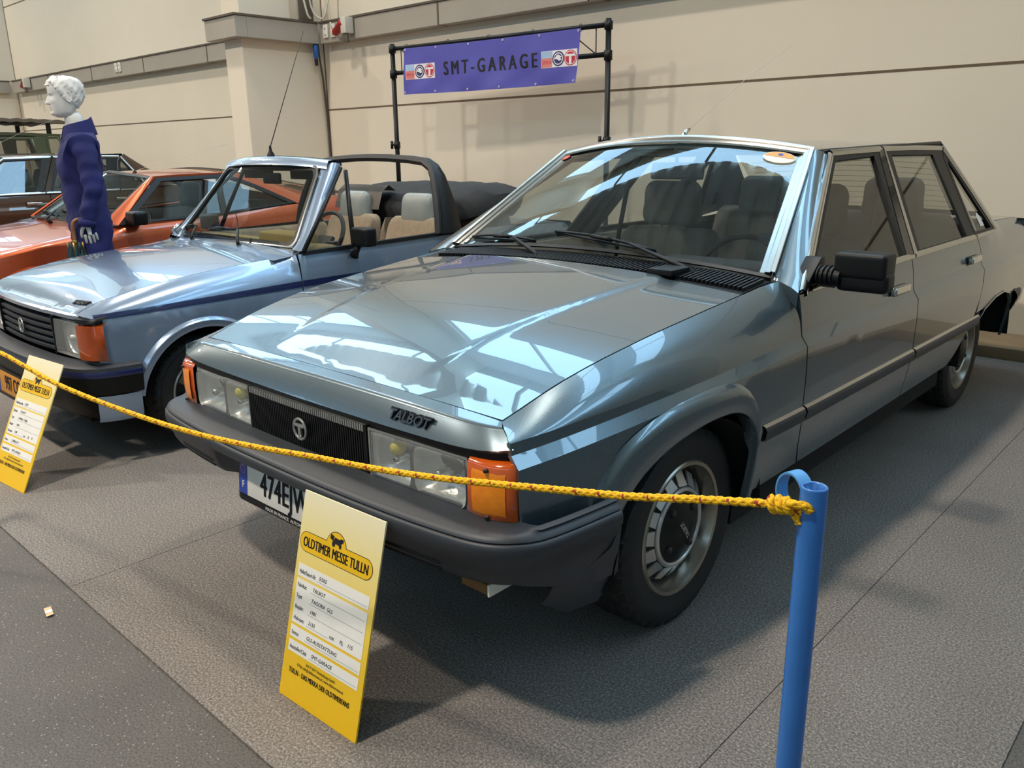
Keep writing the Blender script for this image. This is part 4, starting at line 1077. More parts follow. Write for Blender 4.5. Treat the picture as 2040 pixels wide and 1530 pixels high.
    # stickers on the screen
    def onws(u, v, off=.004): return frame_mtx(V(ws(u, v))+V((0, -.545, .838))*off, V(ws(u+.05, v))-V(ws(u-.05, v)), V(ws(u, v+.05))-V(ws(u, v-.05)))
    def sticker(name, u, v, pts, m, d, par):
        bm = BM(); M1 = onws(u, v); prism(bm, [M1 @ V((x, y, d)) for x, y in pts], M1.to_3x3() @ V((0, 0, .0006))); return obj(name, bm, m, par)
    ov = lambda a, b, n=28: [(a*cos(2*pi*k/n), b*sin(2*pi*k/n)) for k in range(n)]
    if plate: s = sticker('screen_sticker', .83, .90, ov(.062, .036), m_platew, 0, w)
    if plate: sticker('sticker_top', .83, .90, [(x, max(y, .001)) for x, y in ov(.058, .033)], mat('sticker_orange', '#d79a45', rough=.5), .001, s)
    if plate: sticker('sticker_dot', .83, .90, [(x, y+.016) for x, y in ov(.010, .008, 12)], m_plateb, .002, s)
    if plate: s = sticker('screen_sticker', -.93, .93, ov(.026, .018), mat('sticker_red', '#c6533f', rough=.5), 0, w)
    if plate: sticker('screen_sticker', -.955, .06, [(-.02, -.012), (.02, -.012), (.02, .012), (-.02, .012)], m_white, 0, w)
    # wipers
    n = V((0, -.545, .838))
    def W_(u, v): return V(ws(u, v))
    wiper(T, W_(-.20, -.10), W_(-.52, .055), W_(-.905, .085), W_(-.33, .035), n)
    wiper(T, W_(.70, -.09), W_(.28, .055), W_(-.24, .115), W_(.43, .04), n)
    # ---- roof, rear screen, boot
    def rz(x, y): return smooth_interp([1.97, 2.1, 2.7, 3.3, 3.5], [1.366, 1.372, 1.386, 1.386, 1.374], y)+interp([2.0, 2.6, 3.5], [.036, .030, .016], y)*(1-(x/.61)**2)
    ro = [(-.592, 1.985), (-.3, 1.958), (0, 1.945), (.3, 1.958), (.592, 1.985), (.608, 2.35), (.608, 3.0), (.598, 3.48), (.3, 3.52), (0, 3.53), (-.3, 3.52), (-.598, 3.48), (-.608, 3.0), (-.608, 2.35)]
    panel('roof', ro, frange(-.62, .62, .1), frange(1.9, 3.6, .1), lambda x, y: (x, y, rz(x, y)), m_body, T, (0, 2.7, 1), flange=.02)
    bm = BM(); loft(bm, [[(x, y, rz(x, y)-.03) for x in (-.58, -.3, 0, .3, .58)] for y in (2.0, 2.5, 3.0, 3.46)]); obj('roof_lining', bm, m_lining, T)
    def rs(u, v): 
        a = V((.62*u, 4.10+.03*(1-u*u), .985)); b = V((.545*u, 3.50+.03*(1-u*u), 1.370+.014*(1-u*u))); return a.lerp(b, v)+V((0, .5, .8))*.08*v*(1-v)*(1-u*u)
    bm = BM(); loft(bm, [[rs(-1.12+2.24*k/20, v) for k in range(21)] for v in (0, .08)]); loft(bm, [[rs(-1.12+2.24*k/20, v) for k in range(21)] for v in (.92, 1.0)]); obj('rear_screen_frame', bm, m_body, T, 60)
    rg = panel('rear_screen', [(-1, .05), (1, .05), (1, .95), (-1, .95)], frange(-1, 1, .2), frange(0, 1, .25), rs, m_dkglass, T, (0, 3, .9), flange=0)
    bm = BM()
    for i in range(9):
        v = .14+.08*i; tube(bm, [V(rs(-.9+1.8*k/10, v))-V((0, .004, .006)) for k in range(11)], .0012, 4)
    obj('heater_wire', bm, m_trim, rg)
    def bz(x, y): return interp([4.05, 4.62], [.969, .951], y)+.012*(1-(x/.75)**2)
    panel('boot_lid', [(-.755, 4.06), (.755, 4.06), (.75, 4.60), (-.75, 4.60)], frange(-.75, .75, .15), frange(4.0, 4.6, .1), lambda x, y: (x, y, bz(x, y)), m_body, T, (0, 4.3, .5))
    bm = BM(); loft(bm, [[(x, 4.600, .945), (x, 4.625, .935), (x, 4.63, .90), (x, 4.60, .56)] for x in (-.80, -.4, 0, .4, .80)]); obj('tail_panel', bm, m_body, T, 60)
    for sg in (1, -1):
        bm = BM(); box(bm, min(sg*.45, sg*.80), max(sg*.45, sg*.80), 4.60, 4.64, .64, .80, bev=.008); obj('tail_lamp', bm, mat('tail_red', '#9c1a14', rough=.2, coat=1), T, 40)
    # aerial on the roof front edge
    bm = BM(); lathe(bm, [(.022, 0), (.02, .012), (.012, .018)], (0, 2.02, rz(0, 2.02)), 'z', 20)
    tube(bm, [(0, 2.02, rz(0, 2.02)+.012), (0, 2.045, rz(0, 2.02)+.045), (.0, 2.075, rz(0, 2.02)+.056)], [.012, .010, .006], 10); ae = obj('aerial', bm, m_chrome, T, 50)
    bm = BM(); tube(bm, [(0, 2.07, rz(0, 2.02)+.054), (0, 2.55, rz(0, 2.02)+.28), (0, 3.02, rz(0, 2.02)+.465)], .0013, 5); obj('aerial_whip', bm, m_cable, ae)
    # ---- door mirror(s)
    for sg in (1,):
        d1 = [o for o in T.children if o.name.startswith('front_door')][0]
        bm = BM(); prism(bm, [(sg*.872, y, z) for y, z in ((1.34, .935), (1.52, .942), (1.50, 1.04), (1.47, 1.042))], (-sg*.055, 0, .0), bev=.006); mir = obj('door_mirror', bm, m_trim, d1, 40, label='black door mirror on a ribbed arm')
        bm = BM(); secs = []
        for i in range(21):
            t = i/20; x = .875+.075*t; r = .032+(.006 if (i % 4 in (1, 2)) and i < 17 else 0)
            secs.append([(sg*x, 1.455+r*1.15*cos(a), .985+r*.95*sin(a)) for a in [2*pi*k/16 for k in range(16)]])
        loft(bm, secs, closed=True, caps=True); obj('mirror_bellows', bm, m_trim, mir, 50)
        bm = BM(); box(bm, .935, 1.094, 1.435, 1.515, .944, 1.008, bev=.022, seg=4); box(bm, .925, 1.086, 1.43, 1.53, .985, 1.066, bev=.018, seg=4)
        obj('mirror_housing', bm, m_trim, mir, 40)
        bm = BM(); box(bm, .935, 1.080, 1.531, 1.535, .996, 1.058, bev=.002); obj('mirror_glass', bm, m_chrome, mir)
    # far-side mirror seen through the screen is a stub of the same shape
    # ---- cabin
    front_seat(T, .37, 2.34, .34, m_seat, .54, True, recl=.24); front_seat(T, -.37, 2.36, .34, m_seat, .54, True, recl=.24)
    bm = BM(); rounded_prism(bm, curve_loop([(2.98, .42), (3.0, .54), (3.2, .56), (3.45, .50), (3.46, .36), (3.0, .34)]), -.68, .68, .05); rb = obj('rear_bench', bm, m_seat, T, 60)
    bm = BM(); rounded_prism(bm, curve_loop([(3.42, .42), (3.36, .56), (3.48, .78), (3.56, 1.0), (3.64, 1.0), (3.62, .7), (3.55, .4)]), -.68, .68, .05); obj('backrest', bm, m_seat, rb, 60)
    for x in (-.37, .37):
        bm = BM(); rounded_prism(bm, curve_loop([(3.53, 1.0), (3.52, 1.1), (3.55, 1.2), (3.62, 1.2), (3.65, 1.1), (3.64, 1.0)]), x-.15, x+.15, .05); obj('headrest', bm, m_seat, rb, 60)
    bm = BM(); rounded_prism(bm, curve_loop([(1.36, .93), (1.5, .955), (1.68, .95), (1.76, .90), (1.75, .78), (1.70, .62), (1.45, .6), (1.36, .8)]), -.76, .76, .04); da = obj('dashboard', bm, m_dash, T, 50)
    rbox_obj('instrument_hood', (.16, .62, 1.58, 1.74, .94, .975), m_seatdk, da, .02)
    steering_wheel(T, V((.37, 1.86, .87)), .19, radians(62), m_trim)
    bm = BM(); box(bm, -.12, .12, -.012, .012, -.036, .036, bev=.012, seg=3, mtx=MX.Translation((.02, 1.96, 1.29)) @ MX.Rotation(.12, 4, 'Z') @ MX.Rotation(-.2, 4, 'X')); tube(bm, [(.02, 1.955, 1.32), (.02, 1.945, 1.385)], .008, 8); obj('rear_view_mirror', bm, m_trim, T, 40)
    for sg in (1, -1):
        bm = BM(); loft(bm, [[(sg*.80, y, .40), (sg*.80, y, .93), (sg*.845, y, .938)] for y in (1.38, 2.4, 3.4)]); obj('door_lining', bm, m_seat, T)
        rbox_obj('sun_visor', (min(sg*.12, sg*.50), max(sg*.12, sg*.50), 2.03, 2.18, 1.352, 1.364), m_lining, T, .004)
        bm = BM(); secs = [[V((sg*(.83-.255*t), 2.36+.24*t, .93+.42*t)), V((sg*(.83-.255*t), 2.50+.22*t, .93+.42*t))] for t in (0, .5, 1)]; loft(bm, secs); obj('pillar_lining', bm, m_lining, T)
        bm = BM(); tube(bm, [(sg*.64, 2.55, 1.22), (sg*.66, 2.50, .95), (sg*.68, 2.46, .5)], .022, 6, sx=.12, up=(0, 1, 0)); obj('seat_belt', bm, m_seatdk, T)
        bm = BM(); box(bm, min(sg*.10, sg*.60), max(sg*.10, sg*.60), 1.2, 1.36, .9, .93); obj('bulkhead', bm, m_under, T)
    bm = BM(); box(bm, -.79, .79, 1.12, 3.26, .20, .37); box(bm, -.50, .50, .55, 4.5, .21, .40); box(bm, -.78, .78, 1.26, 1.36, .35, .93); box(bm, -.66, .66, 3.6, 4.1, .5, .95); obj('floorpan', bm, m_under, T)
    bm = BM(); box(bm, -.70, .70, 3.62, 4.06, .955, .975); obj('parcel_shelf', bm, m_seatdk, T)
    return T
def lens_material():
    if 'ribbed_lens' in MATS: return MATS['ribbed_lens']
    m = glass_mat('ribbed_lens', (.90, .92, .92), 1.3, 1.5, .04); nt = m.node_tree; L = nt.links
    tc = nt.nodes.new('ShaderNodeTexCoord'); w = nt.nodes.new('ShaderNodeTexWave'); w.inputs['Scale'].default_value = 38; w.bands_direction = 'X'
    L.new(tc.outputs['Object'], w.inputs['Vector'])
    b = nt.nodes.new('ShaderNodeBump'); b.inputs['Strength'].default_value = .6; b.inputs['Distance'].default_value = .006; L.new(w.outputs['Fac'], b.inputs['Height'])
    g = [n for n in nt.nodes if n.type == 'BSDF_GLOSSY'][0]; L.new(b.outputs['Normal'], g.inputs['Normal'])
    # a little haze of old plastic
    d = nt.nodes.new('ShaderNodeBsdfDiffuse'); d.inputs[0].default_value = (.75, .75, .72, 1)
    o = [n for n in nt.nodes if n.type == 'OUTPUT_MATERIAL'][0]; src = o.inputs[0].links[0].from_socket
    mx = nt.nodes.new('ShaderNodeMixShader'); mx.inputs[0].default_value = .16
    L.new(src, mx.inputs[1]); L.new(d.outputs[0], mx.inputs[2]); L.new(mx.outputs[0], o.inputs[0])
    return m
saloon(m_bluegrey, 'blue-grey four-door saloon with wide rectangular headlights parked in the foreground behind the yellow rope', (0, 0, 0), False, '474EJW69')
saloon(m_brown, 'dark brown four-door saloon with bright window frames, left behind the mannequin', (-9.95, .10, 0), True, None)
# ================================================================ THE PALE BLUE OPEN CAR
m_pale = paint('pale_blue_paint', '#93a6be', metal=.55, rough=.27)
m_navy = mat('navy_stripe', '#16204f', rough=.3, coat=.6)
m_cloth = mat('soft_top_cloth', '#2a2a2c', rough=.85, var=.15, scale=20, bump=.15, bscale=25)
m_hoopblk = mat('roll_bar_black', '#1c1d20', rough=.5, bump=.03, bscale=300)
m_beige = mat('beige_seat', '#a08e78', rough=.9, var=.1, scale=30, bump=.1, bscale=160)
m_greyvinyl = mat('grey_vinyl', '#8f938f', rough=.4, bump=.1, bscale=14)
m_tan = mat('tan_dash', '#9c8350', rough=.7, var=.06)
def cabriolet():
    T = thing('cabriolet_car', 'pale blue open-top car with a navy side stripe, next to the blue-grey saloon', 'car', (-2.519, .073, 0))
    O = (0, 1.7, .5)
    Px = [.18, .30, .46, .66, .70]; Pv = [.722, .742, .756, .757, .752]
    def taper(y): return smooth_interp([0, .1, .2, .4, .8, 1.2, 2.4, 3.0, 3.5], [-.06, -.045, -.028, -.012, -.003, 0, 0, -.01, -.05], y)
    YE = [.07, .13, .22, .5, .85, 1.03, 1.14, 1.175, 2.33, 2.8, 3.45]; XE = [.60, .615, .628, .645, .655, .660, .685, .735, .738, .72, .66]; ZE = [.700, .735, .765, .815, .848, .860, .868, .878, .902, .905, .87]
    def xe(y): return interp(YE, XE, y)
    def ze(y): return smooth_interp(YE, ZE, y) if y < 1.05 else interp(YE, ZE, y)
    def side(sg, off=0.):
        def f(y, s):
            if s <= .70: x = interp(Px, Pv, s)+taper(y); z = s
            else:
                t = (s-.70)/.3; x0 = .752+taper(y); x2, z2 = xe(y), ze(y); z1 = .70+.72*(z2-.70); x1 = x0-.05*(x0-x2)-.003
                x = x0*(1-t)**2+2*t*(1-t)*x1+t*t*x2; z = .70*(1-t)**2+2*t*(1-t)*z1+t*t*z2
            return (sg*(x-off), y, z-(off if s > .8 else 0))
        return f
    US = frange(0, 3.5, .06); VS = frange(.18, .70, .08)+[.70]+frange(.70, 1.0, .04)
    def arc(cy, R, a0, a1, n=18, cz=.272): return [(cy+R*cos(radians(a0+(a1-a0)*k/n)), cz+R*sin(radians(a0+(a1-a0)*k/n))) for k in range(n+1)]
    cf, cr = .600, 2.93
    fen = [(.115, .50), (.112, .66), (.105, .72), (.09, .85), (.085, 1.0), (1.160, 1.0), (1.160, .20)] + [(.97, .20)] + arc(cf, .365, 0, 153) + [(.25, .475)]
    door = [(1.165, 1.0), (1.165, .22), (2.33, .22), (2.36, .5), (2.36, .8), (2.33, 1.0)]
    qtr = [(2.335, 1.0), (2.365, .8), (2.365, .5), (2.335, .22), (2.60, .22)] + arc(cr, .345, 178, 0) + [(3.27, .35), (3.46, .35), (3.48, .8), (3.45, 1.0)]
    for sg in (1, -1):
        f = side(sg)
        panel('front_fender', fen, US, VS, f, m_pale, T, O, shrink=.0008)
        bm = BM(); loft(bm, [[(sg*(x-.012), y, .225), (sg*x, y, .25), (sg*(x+.004), y, .347)] for x, y in ((.700, .085), (.726, .13), (.742, .18), (.752, .262))]); obj('front_fender_skirt', bm, m_pale, T, 60)
        d = panel('door', door, US, VS, f, m_pale, T, O, shrink=.0008)
        panel('rear_quarter', qtr, US, VS, f, m_pale, T, O, shrink=.0008)
        for cy, R0, R1, a0, a1 in ((cf, .367, .318, 0, 172), (cr, .347, .318, 178, 0)):
            bm = BM(); secs = []
            for k in range(29):
                a = radians(a0+(a1-a0)*k/28); sec = []
                for q, up in ((0, 0), (.12, .014), (.3, .022), (.7, .022), (.95, .016), (1, .004), (1, -.05)):
                    R = R0+(R1-R0)*q; y, z = cy+R*cos(a), .272+R*sin(a); P = f(y, max(.2, z)); sec.append((P[0]+sg*up, y, z))
                secs.append(sec)
            loft(bm, secs); obj('arch_flare', bm, m_pale, T, 40)
            bm = BM(); loft(bm, [[(sg*x, cy+.345*cos(pi*k/14), .272+.345*sin(pi*k/14)) for k in range(15)] for x in (.42, .735)]); loft(bm, [[(sg*.42, cy, .27)]*15, [(sg*.42, cy+.345*cos(pi*k/14), .272+.345*sin(pi*k/14)) for k in range(15)]]); obj('wheel_well', bm, m_under, T)
        shell = [(.2, .5), (.2, .97), (3.4, .97), (3.4, .36)] + arc(cr, .36, 10, 170) + arc(cf, .38, 10, 140)
        panel('inner_shell', shell, frange(0, 3.5, .2), VS, side(sg, .018), m_under, T, O, flange=0)
        # navy stripe along the side
        for y0, y1, par in ((.12, 1.159, T), (1.166, 2.355, d), (2.37, 3.44, T)):
            bm = BM(); secs = []
            for k in range(14):
                y = y0+(y1-y0)*k/13; w = interp([.12, 1.2, 3.4], [.024, .034, .038], y); z0 = interp([.12, 1.15, 3.4], [.692, .710, .722], y)
                row = []
                for j in range(4):
                    z = z0+w*j/3; s = z if z <= .70 else .70+.3*(z-.70)/(1.44*(ze(y)-.70)); P = V(f(y, s)); row.append(P+V((sg*.0022, 0, .0006)))
                secs.append(row)
            loft(bm, secs); obj('side_stripe', bm, m_navy, par, 60)
        rbox_obj('sill', (min(sg*.60, sg*.725), max(sg*.60, sg*.725), .98, 2.58, .16, .22), m_trim, T, .01)
        wheel(T, (sg*.655, .600, .2705), sg, .270, .172, .155, 'spokes', .2, tread=True)
        wheel(T, (sg*.655, 2.93, .2705), sg, .270, .172, .155, 'spokes', .5, tread=True)
        # belt seal, vent window, screen pillar
        bm = BM(); loft(bm, [[(sg*(xe(y)-.018), y, ze(y)-.004), (sg*(xe(y)-.016), y, ze(y)+.014), (sg*(xe(y)+.006), y, ze(y)+.012), (sg*(xe(y)+.010), y, ze(y)-.008)] for y in [1.18, 1.3, 1.6, 2.0, 2.33]]); obj('belt_seal', bm, m_trim, d, 60)
        a0, a1 = V((sg*.70, 1.165, .872)), V((sg*.535, 1.60, 1.318))
        bm = BM(); tube(bm, [(sg*.736, 1.518, .885), (sg*.64, 1.575, 1.09), (sg*.545, 1.635, 1.285)], [.014, .013, .012], 8); obj('vent_post', bm, m_trim, d)
        def vg(u, v):
            b = V((sg*.735, 1.19, .885)).lerp(V((sg*.736, 1.518, .885)), u); t = V((sg*.548, 1.60, 1.30)).lerp(V((sg*.545, 1.635, 1.30)), u); return b.lerp(t, v)
        panel('vent_window', [(0, 0), (1, 0), (1, 1), (0, 1)], [.5], [.25, .5, .75], vg, m_glass, d, O, flange=0)
        bm = BM(); tube(bm, [V(vg(0, 0))+V((sg*.004, 0, 0)), V(vg(0, .5))+V((sg*.006, 0, 0)), V(vg(0, 1))], .012, 8); obj('vent_seal', bm, m_trim, d)
        secs = []
        for k in range(15):
            t = k/14; b = V((sg*.640, 1.205, .885)).lerp(V((sg*.485, 1.525, 1.312)), t); o = V((sg*.728, 1.19, .880)).lerp(V((sg*.545, 1.60, 1.322)), t); n = V((sg*.55, -.6, .58))
            w = .02*max(0, 1-t/.15)**2
            secs.append([b-n*.01, b+n*.008+V((0, -w, 0)), b.lerp(o, .35)+n*.024+V((0, -w, 0)), b.lerp(o, .75)+n*.018, o+n*.002, o-n*.012])
        bm = BM(); loft(bm, secs); obj('screen_pillar', bm, m_pale, T, 60)
        # mirror
        bm = BM(); tube(bm, [(sg*.757, 1.50, .838), (sg*.775, 1.50, .862), (sg*.80, 1.505, .90)], [.026, .018, .015], 10); mir = obj('door_mirror', bm, m_trim, d, 60)
        bm = BM(); box(bm, min(sg*.765, sg*.915), max(sg*.765, sg*.915), 1.475, 1.545, .895, .995, bev=.02, seg=4); obj('mirror_housing', bm, m_trim, mir, 40)
        # inner door, seats
        bm = BM(); loft(bm, [[(sg*.685, y, .35), (sg*.685, y, .87), (sg*.72, y, .892)] for y in (1.2, 1.8, 2.34)]); obj('door_lining', bm, m_beige, d)
        front_seat(T, sg*.335, 2.14, .32, m_beige, .49, True, m_greyvinyl, -.08, 5, .26)
        # indicator and cap
        ctr = [(.628, .072), (.66, .076), (.70, .088), (.722, .104), (.733, .125), (.735, .15)]
        bm = BM(); loft(bm, [[(sg*x, y+.02, .508), (sg*x, y-.004, .514), (sg*(x-.003), y-.006, .60), (sg*(x-.006), y-.003, .668), (sg*(x-.008), y+.02, .674)] for x, y in ctr]); ind = obj('indicator', bm, m_amberdk, T, 50)
        bm = BM(); loft(bm, [[(sg*(x-.004), y+.01, .675), (sg*(x-.004), y-.002, .677), (sg*(x-.008), y+.0, .696), (sg*(x-.014), y+.03, .706)] for x, y in ctr]); obj('indicator_cap', bm, m_trim, ind, 50)
        # headlamp
        x0, x1, z0, z1 = .372, .624, .512, .668
        def hy(x): return .050+.025*(abs(x)/.62)**2
        bm = BM(); box(bm, min(sg*x0, sg*x1), max(sg*x0, sg*x1), .10, .13, z0, z1); hl = obj('headlamp', bm, m_refl, T)
        bm = BM(); lathe(bm, [(.012, .05), (.04, .04), (.06, .02), (.074, -.004)], (sg*.50, .098, .59), 'y', 32); lathe(bm, [(.001, -.01), (.014, -.006), (.014, .05)], (sg*.50, .09, .59), 'y', 12); obj('reflector', bm, m_refl, hl)
        panel('lens', [(x0, z0), (x1, z0), (x1, z1), (x0, z1)], frange(x0, x1, .04), frange(z0, z1, .04), lambda x, z: (sg*x, hy(x)+.10*(z-z0)**2*2, z), lens_material(), hl, (sg*.5, .3, .6), flange=.03)
    # bonnet
    def hz(x, y): return ze(max(.085, y))+.030*(1-(x/xe(y))**2)*min(1, max(0, (y-.02)/.4))
    ho = [(-.60, .09), (-.3, .062), (0, .052), (.3, .062), (.60, .09)] + [(xe(y)-.003, y) for y in (.2, .35, .5, .7, .85, 1.03)] + [(.3, 1.06), (0, 1.07), (-.3, 1.06)] + [(-xe(y)+.003, y) for y in (1.03, .85, .7, .5, .35, .2)]
    panel('bonnet', ho, frange(-.7, .7, .06), frange(.04, 1.1, .04), lambda x, y: (x, y, hz(x, y)), m_pale, T, (0, .5, 0), shrink=.001)
    bm = BM(); loft(bm, [[(x, y, hz(x, y)-.03) for x in (-.62, -.3, 0, .3, .62)] for y in (.1, .5, 1.0, 1.2)]); obj('engine_bay', bm, m_under, T)
    bm = BM(); secs = []
    for k in range(25):
        x = -.63+1.26*k/24; y = .052+.038*(x/.6)**2; z = hz(x, y)
        secs.append([(x, y+.004, z+.001), (x, y-.006, z-.008), (x, y-.002, z-.026), (x, y+.03, z-.03)])
    loft(bm, secs); obj('bonnet_lip', bm, m_pale, T, 60)
    bdg = text_mesh('badge', 'TALBOT', m_trim, T, .034, frame_mtx((.52, .145, hz(.52, .145)+.003), (1, .12, .03), (0, 1, .45)), .003, 1.0, .002, shear=.12)
    # scuttle and windscreen
    bm = BM(); loft(bm, [[(x, 1.073-.041*min(1, (x/.66)**2), .860+.03*(1-(x/.66)**2)), (x, 1.13, .870+.03*(1-(x/.66)**2)), (x, 1.215, .885+.02*(1-(x/.66)**2))] for x in (-.70, -.66, -.4, 0, .4, .66, .70)]); obj('scuttle', bm, m_pale, T, 60)
    def ws(u, v):
        b = V((.655*u, 1.205-.05*(1-u*u), .882+.025*(1-u*u))); t = V((.495*u, 1.525-.05*(1-u*u), 1.318+.02*(1-u*u))); return b.lerp(t, v)
    def sq(a, b0, b1, r=.12, n=6):
        o = []
        for cx, cy, a0 in ((a-r*.6, b0+r, -90), (a-r*.6, b1-r, 0), (-a+r*.6, b1-r, 90), (-a+r*.6, b0+r, 180)):
            for k in range(n+1):
                q = radians(a0+90*k/n); o.append((cx+r*.6*cos(q), cy+r*sin(q)))
        return o
    w = panel('windscreen', sq(.95, .05, .93, .1), frange(-1, 1, .1), frange(0, 1, .1), ws, m_wsglass, T, (0, 2.4, .8), flange=0)
    def rg(name, A, B, th, m):
        bm = BM(); ring_strip(bm, A, B, ws, th); return obj(name, bm, m, w, 40)
    rg('rubber_seal', sq(.985, .015, .965, .12), sq(.93, .07, .91, .1), .010, m_trim)
    rg('screen_trim', sq(.985, .015, .965, .12), sq(.97, .03, .95, .12), .016, m_chrome)
    bm = BM(); secs = []
    for k in range(21):
        u = -1.09+2.18*k/20; p = V(ws(u, .95)); q = V(ws(u, 1.02)); secs.append([p+V((0, -.012, .006)), q+V((0, -.012, .016)), q+V((0, .03, .022)), q+V((0, .075, .008)), q+V((0, .08, -.012)), q+V((0, .01, -.016))])
    loft(bm, secs); obj('screen_header', bm, m_pale, T, 60)
    bm = BM(); loft(bm, [[V(ws(u, 1.02))+V((0, .03, .0225)), V(ws(u, 1.02))+V((0, .078, .010)), V(ws(u, 1.02))+V((0, .084, -.012))] for u in [-1.08+2.16*k/20 for k in range(21)]]); obj('header_seal', bm, m_trim, T, 60)
    nrm = V((0, -.80, .58))
    wiper(T, V(ws(.30, -.05)), V(ws(.18, .13)), V(ws(-.36, .10)), V(ws(.10, .13)), nrm)
    wiper(T, V(ws(-.55, -.05)), V(ws(-.66, .12)), V(ws(-.93, .10)), V(ws(-.70, .14)), nrm)
    bm = BM(); tube(bm, [V(ws(-1.0, .0)), V(ws(-1.03, .06))+V((0, -.06, .02)), V(ws(-1.04, .17))+V((0, -.06, 0))], .016, 10); obj('screen_bracket', bm, m_chrome, T)
    p = V(ws(-.02, 1.02))+V((0, .03, .02)); bm = BM(); lathe(bm, [(.024, 0), (.020, .014), (.010, .03), (.006, .06)], p, 'z', 16); ae = obj('aerial', bm, m_trim, T, 50)
    bm = BM(); tube(bm, [p+V((0, 0, .05)), p+V((.17, .03, .35)), p+V((.345, .06, .66))], [.003, .0024, .0018], 6); obj('aerial_whip', bm, m_darkcable, ae)
    bm = BM(); box(bm, -.09, .09, -.01, .01, -.032, .032, bev=.01, mtx=MX.Translation((0, 1.50, 1.24))); tube(bm, [(0, 1.50, 1.26), (0, 1.50, 1.335)], .006, 6); obj('rear_view_mirror', bm, m_trim, T, 40)
    for sg in (1, -1): rbox_obj('sun_visor', (min(sg*.10, sg*.42), max(sg*.10, sg*.42), 1.56, 1.575, 1.235, 1.315), m_seatdk, T, .005)
    # grille
    def gy(x): return .045+.02*(x/.37)**2
    bm = BM(); loft(bm, [[(x, gy(x)+.045, .505), (x, gy(x)+.045, .69)] for x in (-.37, -.2, 0, .2, .37)]); g = obj('grille', bm, m_under, T)
    for k in range(5):
        z = .525+.032*k; bm = BM(); secs = []
        for i in range(13):
            x = -.368+.736*i/12; y = gy(x); secs.append([(x, y+.035, z-.004), (x, y+.002, z-.010), (x, y-.002, z+.004), (x, y+.03, z+.010)])
        loft(bm, secs, closed=False); obj('grille_bar', bm, m_grey_bump, g, 40)
    for sg in (1, -1): rbox_obj('grille_edge', (min(sg*.362, sg*.372), max(sg*.362, sg*.372), .055, .10, .505, .682), m_trim, g, .002)
    bm = BM(); tube(bm, [(.030*cos(a), .036, .592+.034*sin(a)) for a in [2*pi*k/28 for k in range(28)]], .004, 8, closed=True); box(bm, -.022, .022, .030, .040, .598, .608, bev=.002); box(bm, -.006, .006, .030, .040, .562, .60, bev=.002); obj('emblem', bm, m_silver, g, 40)
    # bumper: grey top, navy line, black face
    half = [(0, -.035), (.3, -.028), (.5, -.008), (.62, .025), (.69, .065), (.735, .12), (.757, .19), (.768, .275)]
    P = [(-x, y) for x, y in half[::-1][:-1]]+half; fine = []
    for i in range(len(P)-1):
        for k in range(4):
            t = k/4; p0, p1, p2, p3 = [V(P[max(0, min(len(P)-1, i+j))]) for j in (-1, 0, 1, 2)]
            fine.append(.5*((2*p1)+(p2-p0)*t+(2*p0-5*p1+4*p2-p3)*t*t+(3*p1-p0-3*p2+p3)*t**3))
    fine.append(V(P[-1]))
    def ring(prof, lim=9):
        secs = []
        for i, p in enumerate(fine):
            if abs(p.x) > lim: continue
            a = fine[max(0, i-1)]; b = fine[min(len(fine)-1, i+1)]; d = (b-a).normalized(); n = V((d.y, -d.x))
            secs.append([((p+n*q).x, (p+n*q).y, z) for q, z in prof])
        bm = BM(); loft(bm, secs); return bm
    bp = obj('front_bumper', ring([(-.08, .498), (-.02, .490), (.0, .478), (.002, .462)]), m_grey_bump, T, 50)
    obj('bumper_line', ring([(.0025, .4615), (.0045, .456), (.0045, .440), (.0025, .4345)]), m_navy, bp, 50)
    obj('bumper_face', ring([(.002, .434), (-.004, .38), (-.012, .352), (-.03, .345)]), m_trim, bp, 50)
    obj('front_valance', ring([(-.03, .347), (-.035, .30), (-.06, .235), (-.10, .215)], .70), m_trim, bp, 50)
    M0 = frame_mtx((0, -.040, .292), (1, 0, 0), (0, .06, 1))
    eu_plate(T, M0, .52, .11, '997 CC J26', m_platey, True, .075, .66, 1.0)
    # roll hoop
    secs = []
    path = [((.745, 2.115, 2.325), .905), ((.728, 2.13, 2.32), 1.0), ((.69, 2.155, 2.305), 1.12), ((.64, 2.185, 2.30), 1.23), ((.595, 2.205, 2.295), 1.285), ((.53, 2.21, 2.29), 1.318), ((.40, 2.21, 2.285), 1.332), ((.2, 2.21, 2.285), 1.342), ((0, 2.21, 2.285), 1.345)]
    full = [((-a[0], a[1], a[2]), z) for a, z in path]+[(a, z) for a, z in path[::-1][1:]]
    for i, ((x, ya, yb), z) in enumerate(full):
        (x0, _, _), zz0 = full[max(0, i-1)]; (x1, _, _), zz1 = full[min(len(full)-1, i+1)]
        d = V((x1-x0, zz1-zz0)).normalized(); n = V((-d.y, d.x)); th = .022
        secs.append([(x+n.x*th, ya+.012, z+n.y*th), (x+n.x*th*1.1, (ya+yb)/2, z+n.y*th*1.1), (x+n.x*th, yb-.012, z+n.y*th), (x, yb, z), (x-n.x*th, yb-.012, z-n.y*th), (x-n.x*th, ya+.012, z-n.y*th), (x, ya, z)])
    bm = BM(); loft(bm, secs, closed=True, caps=True); rb = obj('roll_hoop', bm, m_hoopblk, T, 45)
    for sg in (1, -1):
        bm = BM(); loft(bm, [[(sg*(x+.026), ya+.03, z), (sg*(x+.030), ya+.034, z), (sg*(x+.030), yb-.02, z), (sg*(x+.026), yb-.016, z)] for (x, ya, yb), z in path[:5]]); obj('hoop_panel', bm, m_trim, rb)
    # folded hood and rear deck
    bm = BM(); secs = []
